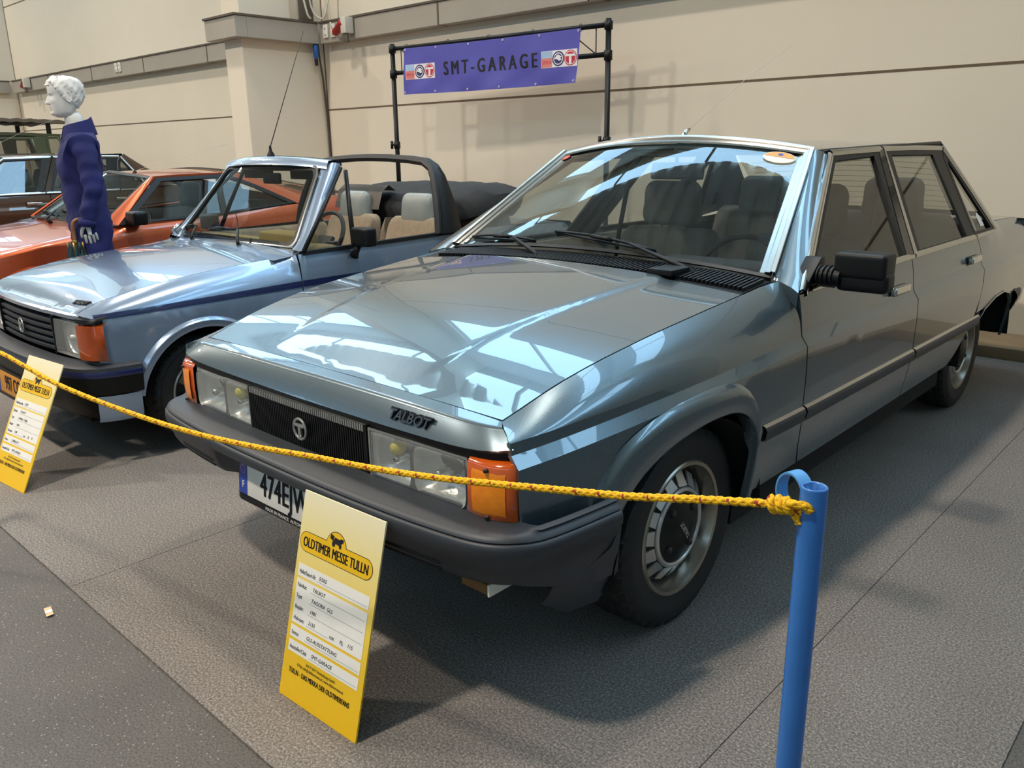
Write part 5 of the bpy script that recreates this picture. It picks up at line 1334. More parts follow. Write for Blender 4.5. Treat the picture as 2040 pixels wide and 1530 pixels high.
    for k in range(17):
        u = -1+2*k/16; w = .66; s = (1-abs(u)**6); e = sqrt(max(0, 1-abs(u)**5))
        pr = [(2.46, .94), (2.44, 1.02), (2.52, 1.10), (2.62, 1.155), (2.78, 1.168), (3.0, 1.165), (3.10, 1.14), (3.14, 1.07), (3.10, 1.0), (3.0, .93)]
        c = V((2.8, 1.03)); secs.append([(w*u, *(c+(V(q)-c)*(.55+.45*e)+V((0, .006*sin(k*2.1+j)))) ) for j, q in enumerate(pr)])
    loft(bm, secs, closed=True, caps=True); ht = obj('folded_hood', bm, m_cloth, T, 60)
    bm = BM(); secs = []
    for k in range(7):
        x = -.60+.5*k/6; secs.append([(x, 2.36, 1.0), (x, 2.40, 1.12+.01*sin(k)), (x, 2.46, 1.16), (x, 2.52, 1.12)])
    loft(bm, secs); obj('hood_flap', bm, mat('grey_flap', '#5c554e', rough=.85, var=.15), ht, 60)
    bm = BM(); rounded_prism(bm, curve_loop([(2.50, .40), (2.52, .52), (2.62, .56), (2.80, .86), (2.86, .94), (2.93, .92), (2.9, .5), (2.8, .38)]), -.62, .62, .04); o = obj('rear_bench', bm, m_beige, T, 60)
    bm = BM()
    for i in range(12):
        x = -.5+1.0*i/11; tube(bm, [(x, 2.62, .57), (x, 2.72, .73), (x, 2.805, .87), (x, 2.86, .945)], .007, 6)
    obj('seat_piping', bm, m_beige, o)
    def bz(x, y): return interp([2.8, 3.1, 3.45], [.905, .91, .87], y)+.02*(1-(x/.7)**2)
    panel('rear_deck', [(-.72, 2.86), (.72, 2.86), (.66, 3.45), (-.66, 3.45)], frange(-.7, .7, .15), frange(2.8, 3.5, .1), lambda x, y: (x, y, bz(x, y)), m_pale, T, (0, 3, .4))
    bm = BM(); loft(bm, [[(x, 3.45, .885), (x, 3.49, .85), (x, 3.50, .60), (x, 3.47, .3)] for x in (-.70, -.3, .3, .70)]); obj('tail_panel', bm, m_pale, T, 60)
    # cabin
    bm = BM(); rounded_prism(bm, curve_loop([(1.19, .85), (1.26, .895), (1.42, .90), (1.48, .86), (1.46, .7), (1.4, .58), (1.2, .6)]), -.67, .67, .03); da = obj('dashboard', bm, m_tan, T, 50)
    rbox_obj('instrument_hood', (.12, .52, 1.30, 1.44, .89, .955), m_tan, da, .015)
    steering_wheel(T, V((.335, 1.58, .885)), .185, radians(58), m_trim)
    bm = BM(); box(bm, -.70, .70, .98, 2.56, .14, .24); box(bm, -.40, .40, .15, 3.4, .15, .3); box(bm, -.69, .69, 1.08, 1.18, .3, .85); obj('floorpan', bm, m_under, T)
    return T
cabriolet()
# ================================================================ THE ORANGE COUPE
m_orange = paint('orange_paint', '#c4592c', metal=.45, rough=.3)
def coupe():
    T = thing('coupe_car', 'low orange sports coupe behind the mannequin, left of the pale blue open car', 'car', (-5.17, 0, 0))
    O = (0, 2, .45)
    Px = [.16, .40, .60, .78]; Pv = [.81, .865, .878, .868]
    def taper(y): return smooth_interp([-.05, .1, .4, .9, 1.4, 2.6, 3.3, 4.05], [-.20, -.10, -.035, -.004, 0, 0, .0, -.07], y)
    YE = [-.02, .15, .45, .8, 1.2, 1.34, 1.42, 2.2, 2.9, 3.3, 4.02]; XE = [.60, .66, .73, .775, .79, .80, .826, .828, .815, .79, .70]; ZE = [.53, .60, .73, .80, .85, .872, .888, .905, .955, .955, .92]
    def xe(y): return interp(YE, XE, y)
    def ze(y): return smooth_interp(YE, ZE, y)
    def side(sg, off=0.):
        def f(y, s):
            zt = min(.78, ze(y)-.03); k = (zt-.16)/.62
            if s <= .78: return (sg*(interp(Px, Pv, s)+taper(y)-off), y, .16+(s-.16)*k)
            t = (s-.78)/.22; x0 = .868+taper(y); x2, z2 = xe(y), ze(y); x1 = x0-.1*(x0-x2); z1 = zt+.7*(z2-zt)
            return (sg*(x0*(1-t)**2+2*t*(1-t)*x1+t*t*x2-off), y, zt*(1-t)**2+2*t*(1-t)*z1+t*t*z2-off)
        return f
    US = frange(-.05, 4.05, .08); VS = frange(.16, .78, .09)+[.78]+frange(.78, 1, .04)
    def arc(cy, R, a0, a1, n=18, cz=.29): return [(cy+R*cos(radians(a0+(a1-a0)*k/n)), cz+R*sin(radians(a0+(a1-a0)*k/n))) for k in range(n+1)]
    fen = [(.0, .30), (-.02, .7), (-.02, 1), (1.30, 1), (1.28, .16), (1.14, .16)]+arc(.78, .37, 0, 178)+[(.10, .28)]
    door = [(1.306, 1), (1.286, .18), (2.28, .18), (2.32, 1)]
    qtr = [(2.326, 1), (2.286, .18), (2.86, .18)]+arc(3.24, .37, 178, 0)+[(4.02, .30), (4.02, 1)]
    for sg in (1, -1):
        f = side(sg)
        panel('front_fender', fen, US, VS, f, m_orange, T, O, shrink=.001)
        d = panel('door', door, US, VS, f, m_orange, T, O, shrink=.001)
        panel('rear_quarter', qtr, US, VS, f, m_orange, T, O, shrink=.001)
        panel('inner_shell', [(.1, .5), (.1, .97), (4.0, .97), (4.0, .35)]+arc(3.24, .38, 10, 170)+arc(.78, .38, 10, 160), frange(0, 4, .2), VS, side(sg, .02), m_under, T, O, flange=0)
        for cy, a in ((.78, 0), (3.24, 0)):
            bm = BM(); secs = []
            for k in range(29):
                q = pi*k/28; sec = []
                for R, up in ((.372, .001), (.365, .016), (.35, .022), (.342, .010), (.342, -.06)):
                    y, z = cy+R*cos(q), .29+R*sin(q); P = f(y, max(.2, z)); sec.append((P[0]+sg*up, y, z))
                secs.append(sec)
            loft(bm, secs); obj('arch_flare', bm, m_orange, T, 40)
            bm = BM(); loft(bm, [[(sg*x, cy+.36*cos(pi*k/14), .29+.36*sin(pi*k/14)) for k in range(15)] for x in (.5, .84)]); loft(bm, [[(sg*.5, cy, .29)]*15, [(sg*.5, cy+.36*cos(pi*k/14), .29+.36*sin(pi*k/14)) for k in range(15)]]); obj('wheel_well', bm, m_under, T)
            wheel(T, (sg*.73, cy, .2958), sg, .295, .19, .19, 'spokes', .3, tread=False)
        # glass house
        def g(y, z): return (sg*(.835-(z-.90)*.72), y, z)
        A = [(1.375, .885), (1.80, 1.205), (2.40, 1.215), (2.62, 1.12), (2.92, .962), (2.2, .91)]
        gl = [(1.455, .903), (1.825, 1.178), (2.385, 1.190), (2.58, 1.105), (2.845, .966), (2.19, .922)]
        bm = BM(); ring_strip(bm, A, gl, g, .010*sg); fr = obj('window_frame', bm, m_trim, T)
        panel('window_glass', gl, frange(1.4, 2.9, .15), frange(.9, 1.25, .1), g, m_dkglass, d, O, flange=0)
        bm = BM(); loft(bm, [[V(g(y, z))+V((sg*.012, 0, .004)), V(g(y+.05, z))+V((sg*.012, 0, .004))] for y, z in ((2.20, .915), (2.24, 1.06), (2.29, 1.195))]); obj('window_bar', bm, m_trim, d)
        # pillars: screen pillar and the long sail running down to the tail
        secs = []
        for k in range(11):
            t = k/10; a = V((sg*.74, 1.30, .890)).lerp(V((sg*.585, 1.775, 1.215)), t); b = V(g(1.375, .885)).lerp(V(g(1.79, 1.212)), t); n = V((sg*.5, -.5, .6))
            secs.append([a-n*.01, a+n*.012, a.lerp(b, .5)+n*.022, b+n*.008, b-n*.01])
        bm = BM(); loft(bm, secs); obj('screen_pillar', bm, m_orange, T, 60)
        secs = []
        for (y0, z0), (x1, y1, z1) in zip([(2.40, 1.217), (2.62, 1.122), (2.92, .962), (3.3, .955), (3.9, .92)], [(.56, 2.42, 1.235), (.56, 2.72, 1.165), (.56, 3.1, 1.06), (.58, 3.45, .99), (.60, 3.95, .945)]):
            a = V(g(y0, z0)) if y0 < 3 else V((sg*xe(y0), y0, z0)); b = V((sg*x1, y1, z1)); secs.append([a, a.lerp(b, .35)+V((sg*.012, 0, .022)), a.lerp(b, .7)+V((0, 0, .02)), b])
        bm = BM(); loft(bm, secs); obj('rear_pillar', bm, m_orange, T, 60)
        bm = BM(); box(bm, min(sg*.83, sg*.99), max(sg*.83, sg*.99), 1.43, 1.54, .885, .985, bev=.028, seg=4); box(bm, min(sg*.80, sg*.87), max(sg*.80, sg*.87), 1.44, 1.52, .875, .915, bev=.012); obj('door_mirror', bm, m_trim, d, 40)
        front_seat(T, sg*.36, 2.20, .26, m_seatdk, .5, True, recl=.5)
        bm = BM(); loft(bm, [[(sg*.76, y, .3), (sg*.77, y, .88), (sg*.82, y, .892)] for y in (1.4, 2.3, 2.9)]); obj('door_lining', bm, m_seatdk, d)
        bm = BM(); box(bm, min(sg*.36, sg*.60), max(sg*.36, sg*.60), -.05, .04, .36, .44, bev=.012); obj('indicator', bm, m_amberdk, T, 40)
        # raised pop-up lamp lid in the bonnet
        bm = BM(); 
        for yy in (.30,): loft(bm, [[(sg*x, y, ze(y)+.022*(1-(x/.8)**2)+.012) for x in (.36, .48, .62)] for y in (.30, .42, .56)])
        obj('lamp_lid', bm, m_orange, T, 60)
    def hz(x, y): return ze(y)+.035*(1-(x/xe(y))**2)
    panel('bonnet', [(-.61, .0), (0, -.04), (.61, .0)]+[(xe(y)-.004, y) for y in (.15, .45, .8, 1.2, 1.3)]+[(0, 1.30)]+[(-xe(y)+.004, y) for y in (1.3, 1.2, .8, .45, .15)], frange(-.8, .8, .08), frange(-.05, 1.3, .06), lambda x, y: (x, y, hz(x, y)), m_orange, T, (0, .7, 0), shrink=.001)
    bm = BM(); loft(bm, [[(x, y, hz(x, y)-.03) for x in (-.65, 0, .65)] for y in (.05, .6, 1.2, 1.4)]); obj('engine_bay', bm, m_under, T)
    secs = []
    for k in range(21):
        x = -.68+1.36*k/20; b = .10*(abs(x)/.68)**3
        secs.append([(x, -.03+b, .555), (x, -.09+b, .50), (x, -.10+b, .40), (x, -.07+b, .28), (x, .05+b, .22)])
    bm = BM(); loft(bm, secs); obj('front_bumper', bm, m_trim, T, 60)
    def ws(u, v):
        b = V((.735*u, 1.30-.10*(1-u*u), .878+.02*(1-u*u))); t = V((.59*u, 1.775-.05*(1-u*u), 1.215+.028*(1-u*u))); return b.lerp(t, v)+V((0, -.5, .8))*.02*(1-u*u)
    w = panel('windscreen', [(-.98, .02), (.98, .02), (.98, .97), (-.98, .97)], frange(-1, 1, .1), frange(0, 1, .1), ws, m_wsglass, T, (0, 2.4, .6), flange=0)
    bm = BM(); ring_strip(bm, [(-1.01, -.01), (0, -.01), (1.01, -.01), (1.01, 1), (0, 1), (-1.01, 1)], [(-.96, .04), (0, .04), (.96, .04), (.96, .95), (0, .95), (-.96, .95)], ws, .008); obj('screen_seal', bm, m_trim, w)
    bm = BM(); loft(bm, [[(x, 1.20-.02*(1-(x/.76)**2), .862+.02*(1-(x/.76)**2)), (x, 1.33, .880+.01*(1-(x/.76)**2))] for x in (-.77, -.4, 0, .4, .77)]); obj('scuttle', bm, m_trim, T, 60)
    n = V((0, -.56, .8)); wiper(T, V(ws(.1, -.05)), V(ws(.02, .12)), V(ws(-.5, .10)), V(ws(-.02, .08)), n); wiper(T, V(ws(.65, -.05)), V(ws(.5, .12)), V(ws(.08, .16)), V(ws(.52, .10)), n)
    def rz(x, y): return interp([1.75, 1.95, 2.2, 2.45], [1.217, 1.228, 1.232, 1.225], y)+.030*(1-(x/.6)**2)
    panel('roof', [(-.59, 1.785), (0, 1.735), (.59, 1.785), (.605, 2.1), (.57, 2.43), (0, 2.47), (-.57, 2.43), (-.605, 2.1)], frange(-.6, .6, .1), frange(1.7, 2.5, .1), lambda x, y: (x, y, rz(x, y)), m_orange, T, (0, 2, .8), flange=.02)
    def rs(u, v): return V((.565*u, 2.44+1.45*v, 1.25-.29*v+.02*(1-u*u)))
    panel('rear_hatch', [(-1, 0), (1, 0), (1, 1), (-1, 1)], frange(-1, 1, .25), frange(0, 1, .2), rs, m_dkglass, T, (0, 3, .5), flange=.01)
    bm = BM(); loft(bm, [[(x, 4.02, .95), (x, 4.06, .90), (x, 4.06, .5), (x, 4.0, .25)] for x in (-.76, 0, .76)]); obj('tail_panel', bm, m_orange, T, 60)
    rbox_obj('dashboard', (-.74, .74, 1.34, 1.66, .66, .875), m_seatdk, T, .04)
    steering_wheel(T, V((.36, 1.72, .78)), .185, radians(64), m_trim)
    bm = BM(); box(bm, -.78, .78, 1.16, 2.84, .14, .26); box(bm, -.45, .45, .1, 3.95, .15, .32); box(bm, -.7, .7, 2.6, 2.7, .3, 1.0); obj('floorpan', bm, m_under, T)
    p = V((.25, 1.80, rz(.25, 1.8))); bm = BM(); lathe(bm, [(.018, 0), (.012, .015), (.005, .02)], p, 'z', 14); ae = obj('aerial', bm, m_trim, T)
    bm = BM(); tube(bm, [p+V((0, .01, .015)), p+V((.0, .42, .13)), p+V((0, .85, .22))], .0016, 5); obj('aerial_whip', bm, m_cable, ae)
    return T
coupe()

# ================================================================ THE GREEN ESTATE AT THE FAR LEFT
m_green = paint('green_paint', '#46523a', metal=.35, rough=.35)
m_rack = mat('brown_roof_sheet', '#6e6254', rough=.7, var=.1, scale=8)
def estate():
    T = thing('estate_car', 'tall dark green estate car with ribbed brown roof rack, behind the brown saloon', 'car', (-13.15, 0, 0))
    def sec(y, zt, xt, z0=.25): return [(.80, z0), (.835, .50), (.84, .80), (.825, .98)]
    def side(sg, off=0):
        def f(y, z): return (sg*(interp([.2, .5, .8, .98], [.79, .835, .84, .82], z)-.09*max(0, .5-y)**1.3-off), y, z)
        return f
    def arc(cy, R, n=14): return [(cy+R*cos(pi*k/n), .31+R*sin(pi*k/n)) for k in range(n+1)]
    O = (0, 2, .6)
    for sg in (1, -1):
        f = side(sg)
        panel('front_fender', [(.08, .3), (.06, .86), (.5, .92), (1.2, .98), (1.2, .25), (1.17, .31)]+arc(.80, .37)[1:]+[(.4, .3)], frange(0, 1.3, .1), frange(.2, 1, .1), f, m_green, T, O, shrink=.001)
        d = panel('door', [(1.206, .98), (1.206, .25), (2.35, .25), (2.35, .98)], frange(1.2, 2.4, .15), frange(.2, 1, .1), f, m_green, T, O, shrink=.001)
        panel('rear_quarter', [(2.356, .98), (2.356, .25), (2.94, .25), (2.95, .31)]+arc(3.32, .37)[::-1][1:]+[(4.25, .35), (4.25, .98)], frange(2.3, 4.3, .15), frange(.2, 1, .1), f, m_green, T, O, shrink=.001)
        panel('side_cladding', [(.1, .34), (.1, .48), (.45, .48), (.45, .40)], [], [], side(sg, -.01), m_trim, T, O)
        for cy in (.80, 3.32):
            wheel(T, (sg*.70, cy, .3108), sg, .31, .19, .18, 'spokes', .1, tread=False)
            bm = BM(); loft(bm, [[(sg*x, cy+.37*cos(pi*k/14), .31+.37*sin(pi*k/14)) for k in range(15)] for x in (.5, .81)]); loft(bm, [[(sg*.5, cy, .31)]*15, [(sg*.5, cy+.37*cos(pi*k/14), .31+.37*sin(pi*k/14)) for k in range(15)]]); obj('wheel_well', bm, m_under, T)
        def g(y, z): return (sg*(.825-(z-.98)*.14), y, z)
        for A, q in (([(1.30, .985), (1.92, 1.60), (2.36, 1.63), (2.36, .985)], 'door_glass'), ([(2.42, .985), (2.42, 1.66), (3.58, 1.66), (3.66, .985)], 'side_glass'), ([(3.75, .985), (3.72, 1.66), (3.90, 1.66), (4.12, .985)], 'rear_side_glass')):
            c = (sum(p[0] for p in A)/4, sum(p[1] for p in A)/4); B = [(c[0]+(p[0]-c[0])*.92, c[1]+(p[1]-c[1])*.90) for p in A]
            bm = BM(); ring_strip(bm, A, B, g, .012*sg); fr = obj('window_frame', bm, m_green, T)
            panel(q, B, frange(1, 4.3, .3), frange(.9, 1.7, .3), g, m_dkglass, T, O, flange=0)
        for y0, y1 in ((2.36, 2.42), (3.58, 3.76)):
            bm = BM(); loft(bm, [[V(g(y0, z))+V((sg*.008, 0, 0)), V(g(y1, z))+V((sg*.008, 0, 0))] for z in (.98, 1.3, 1.68)]); obj('pillar', bm, m_green, T)
        bm = BM(); tube(bm, [(sg*.76, 1.28, .97), (sg*.72, 1.92, 1.62)], .03, 8); obj('screen_pillar', bm, m_green, T)
        bm = BM(); tube(bm, [(sg*.80, 4.15, .98), (sg*.74, 3.95, 1.68)], .045, 8); obj('rear_pillar', bm, m_green, T)
        front_seat(T, sg*.36, 2.2, .45, m_seatdk, .5, True)
        bm = BM(); box(bm, min(sg*.45, sg*.72), max(sg*.45, sg*.72), .0, .06, .62, .78, bev=.01); obj('headlamp', bm, m_refl, T, 40)
    panel('bonnet', [(-.76, .05), (.76, .05), (.80, 1.2), (-.80, 1.2)], frange(-.8, .8, .15), frange(0, 1.2, .15), lambda x, y: (x, y, .87+.10*y/1.2+.02*(1-(x/.8)**2)), m_green, T, (0, .6, .2))
    bm = BM(); loft(bm, [[(x, .06, .89), (x, .02, .84), (x, .02, .5), (x, .06, .3)] for x in (-.78, 0, .78)]); obj('front_panel', bm, m_trim, T, 40)
    rbox_obj('front_bumper', (-.82, .82, -.08, .06, .40, .55), m_trim, T, .03)
    def ws(u, v): return V((.75*u, 1.24-.06*(1-u*u), .975)).lerp(V((.69*u, 1.90-.05*(1-u*u), 1.63)), v)
    panel('windscreen', [(-1, 0), (1, 0), (1, 1), (-1, 1)], frange(-1, 1, .2), frange(0, 1, .2), ws, m_wsglass, T, (0, 2.4, .8), flange=0)
    def rz(x, y): return smooth_interp([1.85, 2.1, 2.4, 3.2, 4.0], [1.625, 1.66, 1.70, 1.72, 1.70], y)+.03*(1-(x/.75)**2)
    panel('roof', [(-.70, 1.88), (0, 1.84), (.70, 1.88), (.745, 2.4), (.745, 3.95), (0, 4.0), (-.745, 3.95), (-.745, 2.4)], frange(-.75, .75, .15), frange(1.8, 4.1, .15), lambda x, y: (x, y, rz(x, y)), m_green, T, (0, 3, 1), flange=.04)
    bm = BM(); loft(bm, [[(x, 3.98, 1.70), (x, 4.10, 1.4), (x, 4.22, 1.0)] for x in (-.70, 0, .70)]); obj('tailgate_glass', bm, m_dkglass, T)
    bm = BM(); loft(bm, [[(x, 4.22, 1.0), (x, 4.27, .9), (x, 4.27, .35)] for x in (-.82, 0, .82)]); obj('tailgate', bm, m_green, T, 60)
    # ribbed sheet on a rack above the roof
    bm = BM(); prof = []
    for i in range(23):
        y = 1.9+2.14*i/22; prof.append((y, 1.87+.015*(i % 2)+.05*sin(pi*(y-1.9)/2.6)))
    top = [[(x, y, z+.02*(1-(x/.76)**2)) for y, z in prof] for x in (-.76, -.4, 0, .4, .76)]
    loft(bm, top, smooth=False); bmesh.ops.solidify(bm, geom=bm.faces[:], thickness=.05); rk = obj('roof_rack', bm, m_rack, T)
    for x in (-.7, .7):
        for y in (2.2, 3.0, 3.8):
            bm = BM(); box(bm, x-.02, x+.02, y-.03, y+.03, 1.70, 1.86); obj('rack_foot', bm, m_trim, rk)
    rbox_obj('dashboard', (-.74, .74, 1.3, 1.6, .7, .98), m_seatdk, T, .04); steering_wheel(T, V((.36, 1.68, .95)), .19, radians(55), m_trim)
    bm = BM(); box(bm, -.78, .78, 1.2, 2.92, .22, .34); box(bm, -.45, .45, .1, 4.2, .24, .4); obj('floorpan', bm, m_under, T)
    return T
estate()

# ================================================================ INFORMATION BOARDS
def board_material():
    m = bpy.data.materials.new('printed_board'); m.use_nodes = True; nt = m.node_tree; L = nt.links; b = nt.nodes['Principled BSDF']
    tc = nt.nodes.new('ShaderNodeTexCoord'); sp = nt.nodes.new('ShaderNodeSeparateXYZ'); L.new(tc.outputs['Object'], sp.inputs[0])
    mr = nt.nodes.new('ShaderNodeMapRange'); mr.inputs['From Min'].default_value = 0; mr.inputs['From Max'].default_value = .565; L.new(sp.outputs['Y'], mr.inputs['Value'])
    r = nt.nodes.new('ShaderNodeValToRGB'); e = r.color_ramp.elements
    e[0].position = 0; e[0].color = lin('#f2bd0c'); e[1].position = 1; e[1].color = lin('#f7ecc8')
    for p, c in ((.25, '#f3c321'), (.5, '#f3cf4e'), (.78, '#f5df92')): k = e.new(p); k.color = lin(c)
    L.new(mr.outputs['Result'], r.inputs['Fac'])
    n = nt.nodes.new('ShaderNodeTexNoise'); n.inputs['Scale'].default_value = 40; L.new(tc.outputs['Object'], n.inputs['Vector'])
    mx = nt.nodes.new('ShaderNodeMix'); mx.data_type = 'RGBA'; mx.blend_type = 'MULTIPLY'; mx.inputs[0].default_value = .05
    L.new(r.outputs['Color'], mx.inputs[6]); L.new(n.outputs['Color'], mx.inputs[7]); L.new(mx.outputs[2], b.inputs['Base Color']); b.inputs['Roughness'].default_value = .5
    return m
m_board = board_material(); m_form = mat('form_white', '#f1ece4', rough=.55, var=.02); m_logo = mat('logo_yellow', '#f0bd10', rough=.5); m_pen = mat('pen_ink', '#2a2a30', rough=.6); m_line = mat('form_line', '#9b968e', rough=.6)
def info_board(BL, BR, TL, label, entries):
    BL, BR, TL = V(BL), V(BR), V(TL); M0 = frame_mtx(BL, BR-BL, TL-BL); w, h = (BR-BL).length, (TL-BL).length
    T = thing('info_board', label, 'sign', BL, 0, 'yellow vehicle boards'); T.matrix_world = M0
    bm = BM(); box(bm, 0, w, 0, h, -.005, 0, bev=.0006); obj('board_sheet', bm, m_board, T)
    def P(u, v, d): return V((u*w, (1-v)*h, d))
    def rect(name, u0, v0, u1, v1, d, m, par=None):
        bm = BM(); prism(bm, [P(u0, v1, d), P(u1, v1, d), P(u1, v0, d), P(u0, v0, d)], (0, 0, .0003)); return obj(name, bm, m, par or T)
    def txt(name, s, u, v, size, m, par, sx=1., bold=0., al='LEFT', sh=0., fat=0.):
        return text_mesh(name, s, m, par, size, MX.Translation(P(u, v, .0011)), .0001, sx, bold, al, sh, fat=fat)
    # badge outline: a rounded bar with a round hump
    def badge(grow):
        cx, cy = .475, .235; hw, hh = .445*w+grow, .031*h+grow*.9+.006; o = []
        X, Y = cx*w, (1-cy)*h; R = .115*w+grow
        for k in range(13): a = -pi/2+pi*k/12; o.append((X+hw-hh+hh*cos(a), Y+hh*sin(a)))
        a0 = math.asin(max(-1, min(1, (hh-.018)/R)))
        for k in range(15): a = a0+(pi-2*a0)*k/14; o.append((X+R*cos(a), Y+.018+R*sin(a)))
        for k in range(13): a = pi/2+pi*k/12; o.append((X-hw+hh+hh*cos(a), Y+hh*sin(a)))
        return o
    bm = BM(); prism(bm, [(x, y, .0004) for x, y in badge(.004)], (0, 0, .0002)); bp = obj('badge_outline', bm, m_ink, T)
    bm = BM(); prism(bm, [(x, y, .0007) for x, y in badge(.0022)], (0, 0, .0002)); obj('badge_field', bm, m_logo, bp)
    txt('badge_lettering', 'OLDTIMER MESSE TULLN', .475, .238, .037, m_ink, bp, .63, 0, 'CENTER', 0, .0011)
    # tiny vintage car in the hump
    X, Y = .475*w, (1-.176)*h
    bm = BM()
    for sh in ([(-.026, .004), (-.012, -.002), (-.010, .012), (-.024, .016)], [(-.012, -.004), (.016, -.008), (.022, .002), (.020, .008), (-.008, .010)], [(.012, .004), (.026, .002), (.027, .012), (.014, .012)]): prism(bm, [(X+a, Y+b, .0009) for a, b in sh], (0, 0, .0003))
    for a, b, r in ((-.010, -.007, .008), (.016, -.008, .006)): prism(bm, [(X+a+r*.8*cos(q), Y+b+r*sin(q), .0011) for q in [2*pi*k/16 for k in range(16)]], (0, 0, .0003))
    obj('badge_car', bm, m_ink, bp)
    f1 = rect('form_field', .045, .345, .94, .405, .0003, m_form); f2 = rect('form_field', .045, .418, .94, .632, .0003, m_form); f3 = rect('form_field', .045, .645, .94, .702, .0003, m_form); f4 = rect('form_field', .045, .716, .94, .772, .0003, m_form)
    rows = [(f1, .381, 'Halle/Stand-Nr.', .30, entries[0]), (f2, .447, 'Fabrikat:', .24, entries[1]), (f2, .500, 'Type:', .24, entries[2]), (f2, .553, 'Baujahr:', .24, entries[3]), (f2, .607, 'Hubraum:', .24, entries[4]), (f3, .679, 'Extras:', .24, entries[5]), (f4, .748, 'Aussteller/Club:', .33, entries[6])]
    for f, v, s, u, e in rows:
        txt('form_heading', s, .065, v, .0155, m_ink, f, .72)
        e and txt('handwriting', e, u+.02, v-.006, .0145, m_pen, f, .95, 0, 'LEFT', .25)
        bm = BM(); u1 = .52 if s == 'Hubraum:' else .92; prism(bm, [P(u, v+.013, .0007), P(u1, v+.013, .0007), P(u1, v+.011, .0007), P(u, v+.011, .0007)], (0, 0, .0002)); obj('form_line', bm, m_line, f)
    txt('form_heading', 'ccm', .54, .607, .0155, m_ink, f2, .72); txt('form_heading', 'PS:', .67, .607, .0155, m_ink, f2, .72); txt('handwriting', entries[7], .76, .602, .0145, m_pen, f2, .95, 0, 'LEFT', .25)
    txt('printed_text', 'Info: H. & H. Veranstaltungs-GmbH', .49, .795, .0115, m_ink, T, .72, 0, 'CENTER')
    txt('printed_text', 'E-Mail: tulln@oldtimermesse.at | www.oldtimermesse.at', .49, .818, .0115, m_ink, T, .72, 0, 'CENTER')
    txt('printed_text', 'TULLN – DAS MEKKA DER OLDTIMERFANS', .485, .858, .0195, m_ink, T, .665, 0, 'CENTER', 0, .0003)
    return T
info_board((.189, -.207, .001), (.505, -.193, .001), (.193, -.066, .540), 'yellow information board leaning on the front bumper of the blue-grey saloon', ['5/502', 'TALBOT', 'TAGORA  GLS', '1981', '2155', 'GLS-AUSSTATTUNG', 'SMT-GARAGE', '115'])
info_board((-2.140, -.232, .001), (-1.815, -.200, .001), (-2.098, .022, .512), 'yellow information board leaning on the front bumper of the pale blue open car', ['5/502', 'TALBOT', 'SAMBA  CABR.', '1984', '1360', 'CABRIOLET', 'SMT-GARAGE', '72'])

# ================================================================ ROPE AND POSTS
m_post = mat('blue_post_paint', '#2e6cb4', rough=.32, var=.04, scale=20, coat=.4)
m_postl = mat('blue_loop_paint', '#4f92cf', rough=.4)
m_ropey = mat('yellow_rope', '#f2b705', rough=.75, var=.1, scale=120, bump=.3, bscale=500)
m_roper = mat('rope_red_fleck', '#a12a1c', rough=.8)
PA, PB = V((1.538, -.118, 0)), V((-1.46, -.639, -.006)); ZT = .945
rd = V((PB.x-PA.x, PB.y-PA.y, 0)).normalized()
def post(p, d, label):
    T = thing('barrier_post', label, 'post', p)
    bm = BM(); R = .0183
    lathe(bm, [(R-.0045, ZT-.25), (R-.0045, ZT-.002), (R-.002, ZT), (R-.0006, ZT-.0008), (R, ZT-.003), (R, .004)], axis='z', n=40); obj('tube', bm, m_post, T)
    bm = BM(); lathe(bm, [(R+.001, .03), (R+.006, .02), (.11, .012), (.125, .008), (.127, .001)], axis='z', n=40); obj('base', bm, m_post, T)
    # flat strap bent to an eye and welded to the tube
    c = d*(R+.016)+V((0, 0, ZT-.022)); ax = V((0, 0, 1)).cross(d).normalized()
    bm = BM(); secs = []
    for k in range(29):
        a = 2*pi*k/28; rr = d*cos(a)+V((0, 0, 1))*sin(a)*1.25; r0, r1 = .0225, .0250
        secs.append([c+rr*r0-ax*.011, c+rr*r1-ax*.011, c+rr*r1+ax*.011, c+rr*r0+ax*.011])
    loft(bm, secs, closed=True); bmesh.ops.remove_doubles(bm, verts=bm.verts, dist=1e-5); obj('eye_strap', bm, m_postl, T, 40)
    return T
post(PA, (rd+V((-.1, .55, 0))).normalized(), 'blue tube post in the right foreground with the yellow rope tied to its eye')
post(PB, -rd, 'blue tube post at the far left end of the yellow rope')
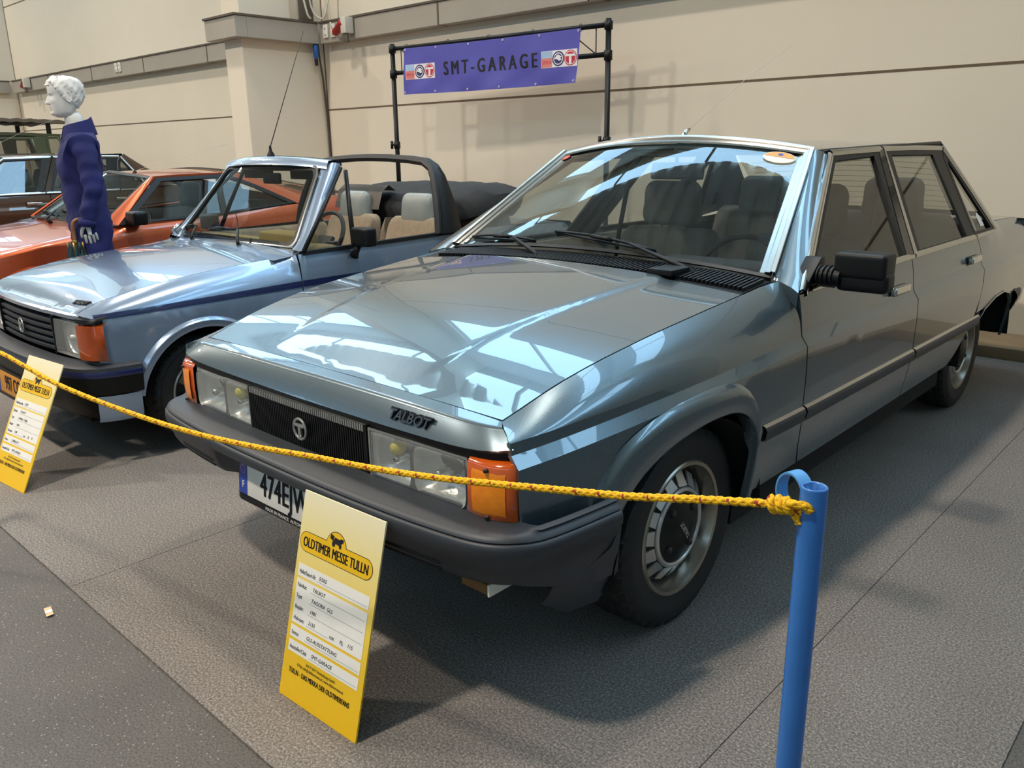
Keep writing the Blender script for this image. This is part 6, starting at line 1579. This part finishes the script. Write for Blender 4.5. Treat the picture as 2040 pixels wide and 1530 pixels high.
def rope():
    T = thing('barrier_rope', 'yellow rope with red flecks strung across the front of the cars', 'rope', (0, 0, 0))
    pts = [(1.500, -.130, .915), (1.516, -.139, .918), (1.479, -.145, .911), (1.392, -.159, .896), (1.274, -.179, .874), (1.14, -.201, .855), (.935, -.235, .827), (.768, -.262, .810), (.581, -.293, .799), (.398, -.323, .786), (.193, -.357, .780), (-.056, -.398, .788), (-.333, -.444, .811), (-.528, -.476, .846), (-.63, -.493, .864), (-.85, -.531, .884), (-1.15, -.584, .909), (-1.405, -.629, .926)]
    P = [V((1.497, -.1405, .9125))]+[V(p) for p in pts[2:]]
    cu = []
    for i in range(len(P)-1):
        p0, p1, p2, p3 = P[max(i-1, 0)], P[i], P[i+1], P[min(i+2, len(P)-1)]; n = max(2, int((p2-p1).length/.004))
        for k in range(n):
            t = k/n; cu.append(.5*((2*p1)+(p2-p0)*t+(2*p0-5*p1+4*p2-p3)*t*t+(3*p1-p0-3*p2+p3)*t**3))
    cu.append(P[-1])
    def strands(curve, r=.0035, off=.0031, pitch=.021, n=5, cnt=6):
        bm = BM(); s = 0; fr = []
        for i, p in enumerate(curve):
            t = (curve[min(i+1, len(curve)-1)]-curve[max(i-1, 0)]).normalized(); u = V((0, 0, 1)); u = (u-t*u.dot(t)).normalized(); w = t.cross(u)
            if i: s += (p-curve[i-1]).length
            fr.append((p, t, u, w, s))
        for j in range(cnt):
            sd = 1 if j % 2 else -1; rings = []
            for p, t, u, w, s in fr:
                a = sd*2*pi*s/pitch*.5+2*pi*j/cnt; rr = off+.0006*cos(2*pi*s/(pitch*.5)+j*pi); c = p+(u*cos(a)+w*sin(a))*rr
                rings.append([bm.verts.new(c+(u*cos(2*pi*k/n)+w*sin(2*pi*k/n))*r) for k in range(n)])
            for i, (A, B) in enumerate(zip(rings[:-1], rings[1:])):
                red = j == 1 and (fr[i][4] % pitch) < pitch*.3
                for k in range(n):
                    f = bm.faces.new((A[k], A[(k+1) % n], B[(k+1) % n], B[k])); f.smooth = True; f.material_index = 1 if red else 0
        return bm
    obj('rope_length', strands(cu), [m_ropey, m_roper], T)
    # knot beside the post: two turns round the rope, a loop through the eye and a short tail
    k0 = V((1.488, -.142, .9125)); d = V((1, .16, .10)).normalized(); u = V((0, 0, 1)); w = d.cross(u).normalized(); u = w.cross(d)
    kn = []
    for i in range(70):
        t = i/69; a = 2*pi*2.6*t; kn.append(k0+d*(.002+.026*t)+(u*cos(a)+w*sin(a))*(.0085-.001*t))
    obj('knot', strands(kn, .0034, .0030), [m_ropey, m_roper], T)
    e = k0+d*.02; lp = []
    for i in range(40):
        t = i/39; a = 2*pi*t; lp.append(e+d*(.016-.018*cos(a))+w*.006*sin(a)+u*(.008*sin(a)-.002))
    obj('eye_loop', strands(lp, .0034, .0030), [m_ropey, m_roper], T)
    tl = [e+d*(.010+.008*i/14)-w*.004+u*(-.006-.020*(i/14)) for i in range(15)]
    obj('rope_tail', strands(tl, .0034, .0030), [m_ropey, m_roper], T)
    kb = []
    for i in range(40):
        t = i/39; a = 2*pi*2.2*t; kb.append(V((-1.385, -.6255, .9255))+V((-.03*t, -.005*t, 0))+V((0, cos(a), sin(a)))*.009)
    obj('knot', strands(kb, .0034, .0030), [m_ropey, m_roper], T)
rope()
# ================================================================ THE MANNEQUIN
m_plaster = mat('mannequin_white', '#dcd8d2', rough=.5, var=.03, scale=9)
m_overall = mat('navy_overall', '#141a58', rough=.8, var=.12, scale=7, bump=.35, bscale=16)
m_wood = mat('handle_wood', '#8a5a2c', rough=.4, var=.2, scale=30)
m_brass = mat('brass_collar', '#b08a4a', rough=.3, metal=.8)
m_umb = mat('umbrella_cloth', '#12343a', rough=.6, var=.15, scale=40)
def skin_bm(nodes, edges, sub=2):
    """nodes: list of ((x, y, z), radius or (rx, ry)); grown with a Skin modifier rooted at node 0"""
    me = bpy.data.meshes.new('skin'); me.from_pydata([n[0] for n in nodes], edges, []); o = bpy.data.objects.new('skin', me); COL.objects.link(o)
    o.modifiers.new('s', 'SKIN').use_smooth_shade = True
    d = me.skin_vertices[0].data
    for i, n in enumerate(nodes):
        r = n[1]; d[i].radius = r if isinstance(r, tuple) else (r, r); d[i].use_root = (i == 0)
    sb = o.modifiers.new('u', 'SUBSURF'); sb.levels = sub; sb.render_levels = sub
    dg = bpy.context.evaluated_depsgraph_get(); dg.update(); m2 = bpy.data.meshes.new_from_object(o.evaluated_get(dg))
    bm = BM(); bm.from_mesh(m2); bpy.data.objects.remove(o); bpy.data.meshes.remove(me); bpy.data.meshes.remove(m2)
    return bm
def merge(dst, src):
    me = bpy.data.meshes.new('t'); src.to_mesh(me); src.free(); dst.from_mesh(me); bpy.data.meshes.remove(me)
def head_bm(grow=0., zmin=-1., hair=False):
    """head around the origin at the chin level z=0, face towards -y; height 0.235"""
    Z = [-.012, .0, .012, .03, .05, .068, .085, .105, .125, .15, .175, .20, .218, .230, .236]
    FR = [.058, .082, .090, .091, .092, .093, .094, .094, .092, .096, .094, .084, .066, .040, .004]
    BK = [.030, .030, .034, .044, .060, .076, .088, .098, .104, .106, .102, .090, .070, .042, .004]
    WD = [.034, .046, .054, .061, .066, .069, .071, .0725, .074, .077, .0755, .068, .054, .032, .003]
    bm = BM(); n = 56; rows = []; zs = [Z[0]+(Z[-1]-Z[0])*k/46 for k in range(47)]
    for z in zs:
        fr, bk, wd = smooth_interp(Z, FR, z)+grow, smooth_interp(Z, BK, z)+grow, smooth_interp(Z, WD, z)+grow
        row = []
        for k in range(n):
            a = 2*pi*k/n; sx, cy = sin(a), -cos(a)      # a=0 is the face
            p = 2.35
            q = (abs(sx)**p+abs(cy)**p)**(-1/p)
            x = wd*sx*q; y = (fr if cy < 0 else bk)*cy*q
            if not hair:
                G = lambda cx, cz, wx, wz: math.exp(-((x-cx)/wx)**2-((z-cz)/wz)**2)
                if cy < 0:
                    nz = (max(0, min(1, (.120-z)/.047))**.8) if z < .120 else 0; nz *= 1 if z > .072 else math.exp(-((z-.072)/.007)**2)
                    y -= .027*nz*math.exp(-(x/.0125)**2) + .004*G(0, .118, .012, .016)
                    y -= .0065*G(.011, .076, .008, .007)+.0065*G(-.011, .076, .008, .007)
                    y -= .0105*G(0, .052, .021, .0055)+.0095*G(0, .040, .018, .006) - .005*G(0, .0462, .024, .0026) - .004*G(0, .029, .02, .005)
                    y -= .011*G(0, .012, .020, .013)
                    y += .011*G(.033, .112, .017, .012)+.011*G(-.033, .112, .017, .012)
                    y -= .006*G(.033, .109, .010, .008)+.006*G(-.033, .109, .010, .008)
                    y -= .005*G(.030, .131, .022, .007)+.005*G(-.030, .131, .022, .007)
                    y -= .004*G(.045, .085, .016, .014)+.004*G(-.045, .085, .016, .014)
            else:
                w = .0045*sin(a*9+z*60)+.003*sin(a*17-z*110)
                x += sx*w; y += cy*w
            row.append((x, y, z))
        rows.append(row)
    loft(bm, rows, closed=True, caps=True)
    return bm
def hand_bm(side=1):
    """left hand hanging down: wrist at the origin, fingers towards -z, palm towards -x*side, thumb towards -y"""
    s = side
    bm = skin_bm([((0, 0, .0), (.024, .019)), ((0, -.002, -.035), (.030, .016)), ((0, -.004, -.075), (.038, .014)), ((0, -.004, -.095), (.036, .013))], [(0, 1), (1, 2), (2, 3)])
    for y, L, r in ((-.032, .072, .0092), (-.011, .080, .0095), (.010, .074, .0092), (.029, .058, .0082)):
        z0 = -.085 if abs(y) < .02 else -.078
        f = [((0, y, z0), r), ((-.003*s, y*1.06, z0-.022), r), ((-.016*s, y*1.08, z0-.022-L*.40), r*.94), ((-.036*s, y*1.05, z0-.018-L*.62), r*.86), ((-.050*s, y*1.0, z0-.014-L*.60), r*.70)]
        merge(bm, skin_bm(f, [(0, 1), (1, 2), (2, 3), (3, 4)]))
    t = [((-.004*s, -.020, -.022), .0125), ((-.012*s, -.040, -.048), .0115), ((-.024*s, -.050, -.078), .0100), ((-.034*s, -.050, -.102), .0080)]
    merge(bm, skin_bm(t, [(0, 1), (1, 2), (2, 3)]))
    return bm
def mannequin():
    pos = V((-3.835, .985, 0)); rz = radians(-17)
    # local frame: faces -y, its left side is +x
    sk = [((0, .01, .98), (.150, .100)), ((0, .005, 1.14), (.130, .092)), ((0, -.005, 1.32), (.150, .105)), ((0, .01, 1.44), (.135, .085)), ((0, .018, 1.53), (.070, .062)), ((0, .012, 1.585), (.058, .060)), ((0, -.004, 1.665), (.054, .058)),
          ((.160, .02, 1.455), (.048, .048)), ((.225, .045, 1.20), (.044, .044)), ((.215, -.02, .985), (.028, .024)),
          ((-.160, .02, 1.455), (.048, .048)), ((-.225, .045, 1.20), (.044, .044)), ((-.215, -.02, .985), (.028, .024)),
          ((.095, .01, .90), (.095, .10)), ((.105, -.005, .50), (.062, .065)), ((.11, .02, .10), (.040, .042)), ((.115, -.10, .035), (.040, .026)), ((.12, -.17, .025), (.030, .020)),
          ((-.095, .01, .90), (.095, .10)), ((-.105, -.005, .50), (.062, .065)), ((-.11, .02, .10), (.040, .042)), ((-.115, -.10, .035), (.040, .026)), ((-.12, -.17, .025), (.030, .020))]
    ed = [(0, 1), (1, 2), (2, 3), (3, 4), (4, 5), (5, 6), (3, 7), (7, 8), (8, 9), (3, 10), (10, 11), (11, 12), (0, 13), (13, 14), (14, 15), (15, 16), (16, 17), (0, 18), (18, 19), (19, 20), (20, 21), (21, 22)]
    bm = skin_bm(sk, ed)
    hm = MX.Translation((0, -.018, 1.632)) @ MX.Rotation(radians(2), 4, 'X')
    h = head_bm(); bmesh.ops.transform(h, matrix=hm, verts=h.verts); merge(bm, h)
    for s in (1, -1):
        e = BM(); secs = []
        for k in range(9):
            t = k/8; r = sin(pi*min(1, t*1.0+.12))**.7
            secs.append([(s*(.070+.004*t+.010*sin(pi*t)), .012+.018*cos(a)*r+.004*t, .105+.030*sin(a)*r) if t < .9 else (s*(.074+.004), .014+.010*cos(a)*r, .105+.02*sin(a)*r) for a in [2*pi*j/18 for j in range(18)]])
        loft(e, secs, closed=True, caps=True)
        e2 = BM(); tube(e2, [(s*.081, .014+.017*cos(a), .107+.029*sin(a)) for a in [2*pi*j/20 for j in range(20)]], .0042, 6, closed=True); merge(e, e2)
        bmesh.ops.transform(e, matrix=hm, verts=e.verts); merge(bm, e)
        hb = hand_bm(s); bmesh.ops.transform(hb, matrix=MX.Translation((s*.215, -.022, .985)) @ MX.Rotation(radians(8), 4, 'X'), verts=hb.verts); merge(bm, hb)
    body = obj('mannequin', bm, m_plaster, None, 60); body.location = pos; body.rotation_euler = (0, 0, rz)
    tag(body, 'white male shop mannequin in navy overalls standing between the orange and pale blue cars', 'mannequin')
    # moulded hair: a wavy cap that starts above brow and ears
    hb = head_bm(.0075, hair=True)
    HL = [-.11, -.080, -.058, -.035, -.012, .004, .028, .05, .12], [.186, .182, .170, .128, .088, .085, .092, .046, .028]
    kill = [f for f in hb.faces if (lambda c: c.z < interp(HL[0], HL[1], c.y)+.004*sin(c.x*120))(f.calc_center_median())]
    bmesh.ops.delete(hb, geom=kill, context='FACES')
    for v in hb.verts:
        q = .0035*sin(v.co.x*190+v.co.z*150)*sin(v.co.y*160-v.co.z*90); v.co += V((v.co.x, v.co.y, (v.co.z-.13))).normalized()*q
    bmesh.ops.solidify(hb, geom=hb.faces[:], thickness=.008)
    for k in range(9):
        a = -.9+1.8*k/8; cu = [V((.066*sin(a)*c1, -.094+.022*abs(a)*.8+.013*j, .190+.008*sin(j*1.2+k)+.010*j)) for j, c1 in enumerate((1.0, 1.0, .97, .92, .85))]
        tube(hb, cu, [.006, .009, .010, .009, .006], 8)
    bmesh.ops.transform(hb, matrix=hm, verts=hb.verts); obj('hair', hb, m_plaster, body, 60)
    # overalls: the same skeleton, looser, with collar, cuffs, placket and pockets
    cl = [((0, .01, .96), (.195, .140)), ((0, .005, 1.10), (.175, .130)), ((0, -.005, 1.32), (.200, .150)), ((0, .012, 1.455), (.185, .125)), ((0, .020, 1.525), (.095, .088)), ((0, .018, 1.555), (.074, .076)),
          ((.185, .02, 1.465), (.078, .080)), ((.240, .050, 1.20), (.064, .066)), ((.225, -.015, 1.00), (.050, .050)), ((.218, -.024, .965), (.048, .046)),
          ((-.185, .02, 1.465), (.078, .080)), ((-.240, .050, 1.20), (.064, .066)), ((-.225, -.015, 1.00), (.050, .050)), ((-.218, -.024, .965), (.048, .046)),
          ((.10, .01, .86), (.125, .130)), ((.115, .0, .50), (.092, .095)), ((.12, .02, .12), (.080, .085)), ((-.10, .01, .86), (.125, .130)), ((-.115, .0, .50), (.092, .095)), ((-.12, .02, .12), (.080, .085))]
    ce = [(0, 1), (1, 2), (2, 3), (3, 4), (4, 5), (3, 6), (6, 7), (7, 8), (8, 9), (3, 10), (10, 11), (11, 12), (12, 13), (0, 14), (14, 15), (15, 16), (0, 17), (17, 18), (18, 19)]
    cb = skin_bm(cl, ce, 3)
    for v in cb.verts:
        x, y, z = v.co; w = .006*sin(z*34+x*16+sin(y*30))*(1 if z < 1.4 else .5)+.004*sin(z*70-x*40)
        c = V((0, .01, z)) if abs(x) < .16 else V((.22*(1 if x > 0 else -1), .02, z)); d = (v.co-c); 
        if d.length > 1e-4: v.co += d.normalized()*w
    ov = obj('overalls', cb, m_overall, body, 60)
    cbm = BM(); secs = []
    for k in range(25):
        a = radians(35+290*k/24)-pi/2; r0 = .070; f = abs(k-12)/12
        px, py = cos(a)*.078, .016+sin(a)*.082
        n = V((cos(a), sin(a), 0))
        secs.append([V((px, py, 1.548-.03*f)), V((px*.93, py*.93+.002, 1.622-.06*f))+n*.004, V((px*1.0, py*1.0, 1.626-.06*f))+n*.010, V((px, py, 1.555-.05*f))+n*(.034+.01*f)+V((0, 0, -.035))])
    loft(cbm, secs); bmesh.ops.solidify(cbm, geom=cbm.faces[:], thickness=.003); obj('collar', cbm, m_overall, ov, 60)
    for s in (1, -1):
        b2 = BM(); tube(b2, [(s*.222, -.018, 1.0), (s*.218, -.024, .955)], [.053, .051], 20); obj('cuff', b2, m_overall, ov, 60)
    b2 = BM(); lathe(b2, [(.001, .001), (.25, .001), (.25, .003), (.001, .004)], (0, -.02, 0.0), 'z', 40); obj('stand_plate', b2, m_chrome, body, 40)
    # umbrella hooked over the left hand, folded cloth below
    R = MX.Rotation(rz, 4, 'Z'); hp = pos+(R @ V((.205, -.022, 0)))
    base = pos+(R @ V((.196, -.105, 0)))
    U = thing('umbrella', 'folded dark umbrella with a curved wooden handle held in the mannequin hand', 'umbrella', base)
    d = (R @ V((.15, 1, 0))).normalized(); hr = .042
    pts = [V((0, 0, .78)), V((0, 0, .86)), V((0, 0, .935))]+[d*hr*(1-cos(a))+V((0, 0, .955+hr*1.05*sin(a))) for a in [pi*k/10*1.0 for k in range(0, 11)]]+[d*(2*hr)+V((0, 0, .925))]
    b2 = BM(); tube(b2, pts, .0115, 12); obj('handle', b2, m_wood, U, 60)
    b2 = BM(); lathe(b2, [(.0118, .845), (.0138, .847), (.0138, .868), (.0118, .870)], axis='z', n=20); obj('ferrule', b2, m_brass, U)
    b2 = BM(); n = 48; rows = []
    for z, r in ((.835, .034), (.80, .046), (.70, .050), (.50, .042), (.30, .030), (.14, .016), (.06, .006)):
        rows.append([((r*(1+.22*sin(8*a)))*cos(a+z*1.2), (r*(1+.22*sin(8*a)))*sin(a+z*1.2), z) for a in [2*pi*k/n for k in range(n)]])
    loft(b2, rows, closed=True, caps=True); obj('folded_cloth', b2, m_umb, U, 60)
    for k in range(8):
        a = 2*pi*k/8+.2; b2 = BM(); c = V((.042*cos(a), .042*sin(a), 0)); tube(b2, [c+V((0, 0, .79)), c*1.05+V((0, 0, .858))], [.0055, .0065], 8); obj('rib_tip', b2, m_brass if k % 2 else m_umb, U)
    b2 = BM(); tube(b2, [(0, 0, .001), (0, 0, .10)], [.003, .006], 8); obj('spike', b2, m_chrome, U)
mannequin()
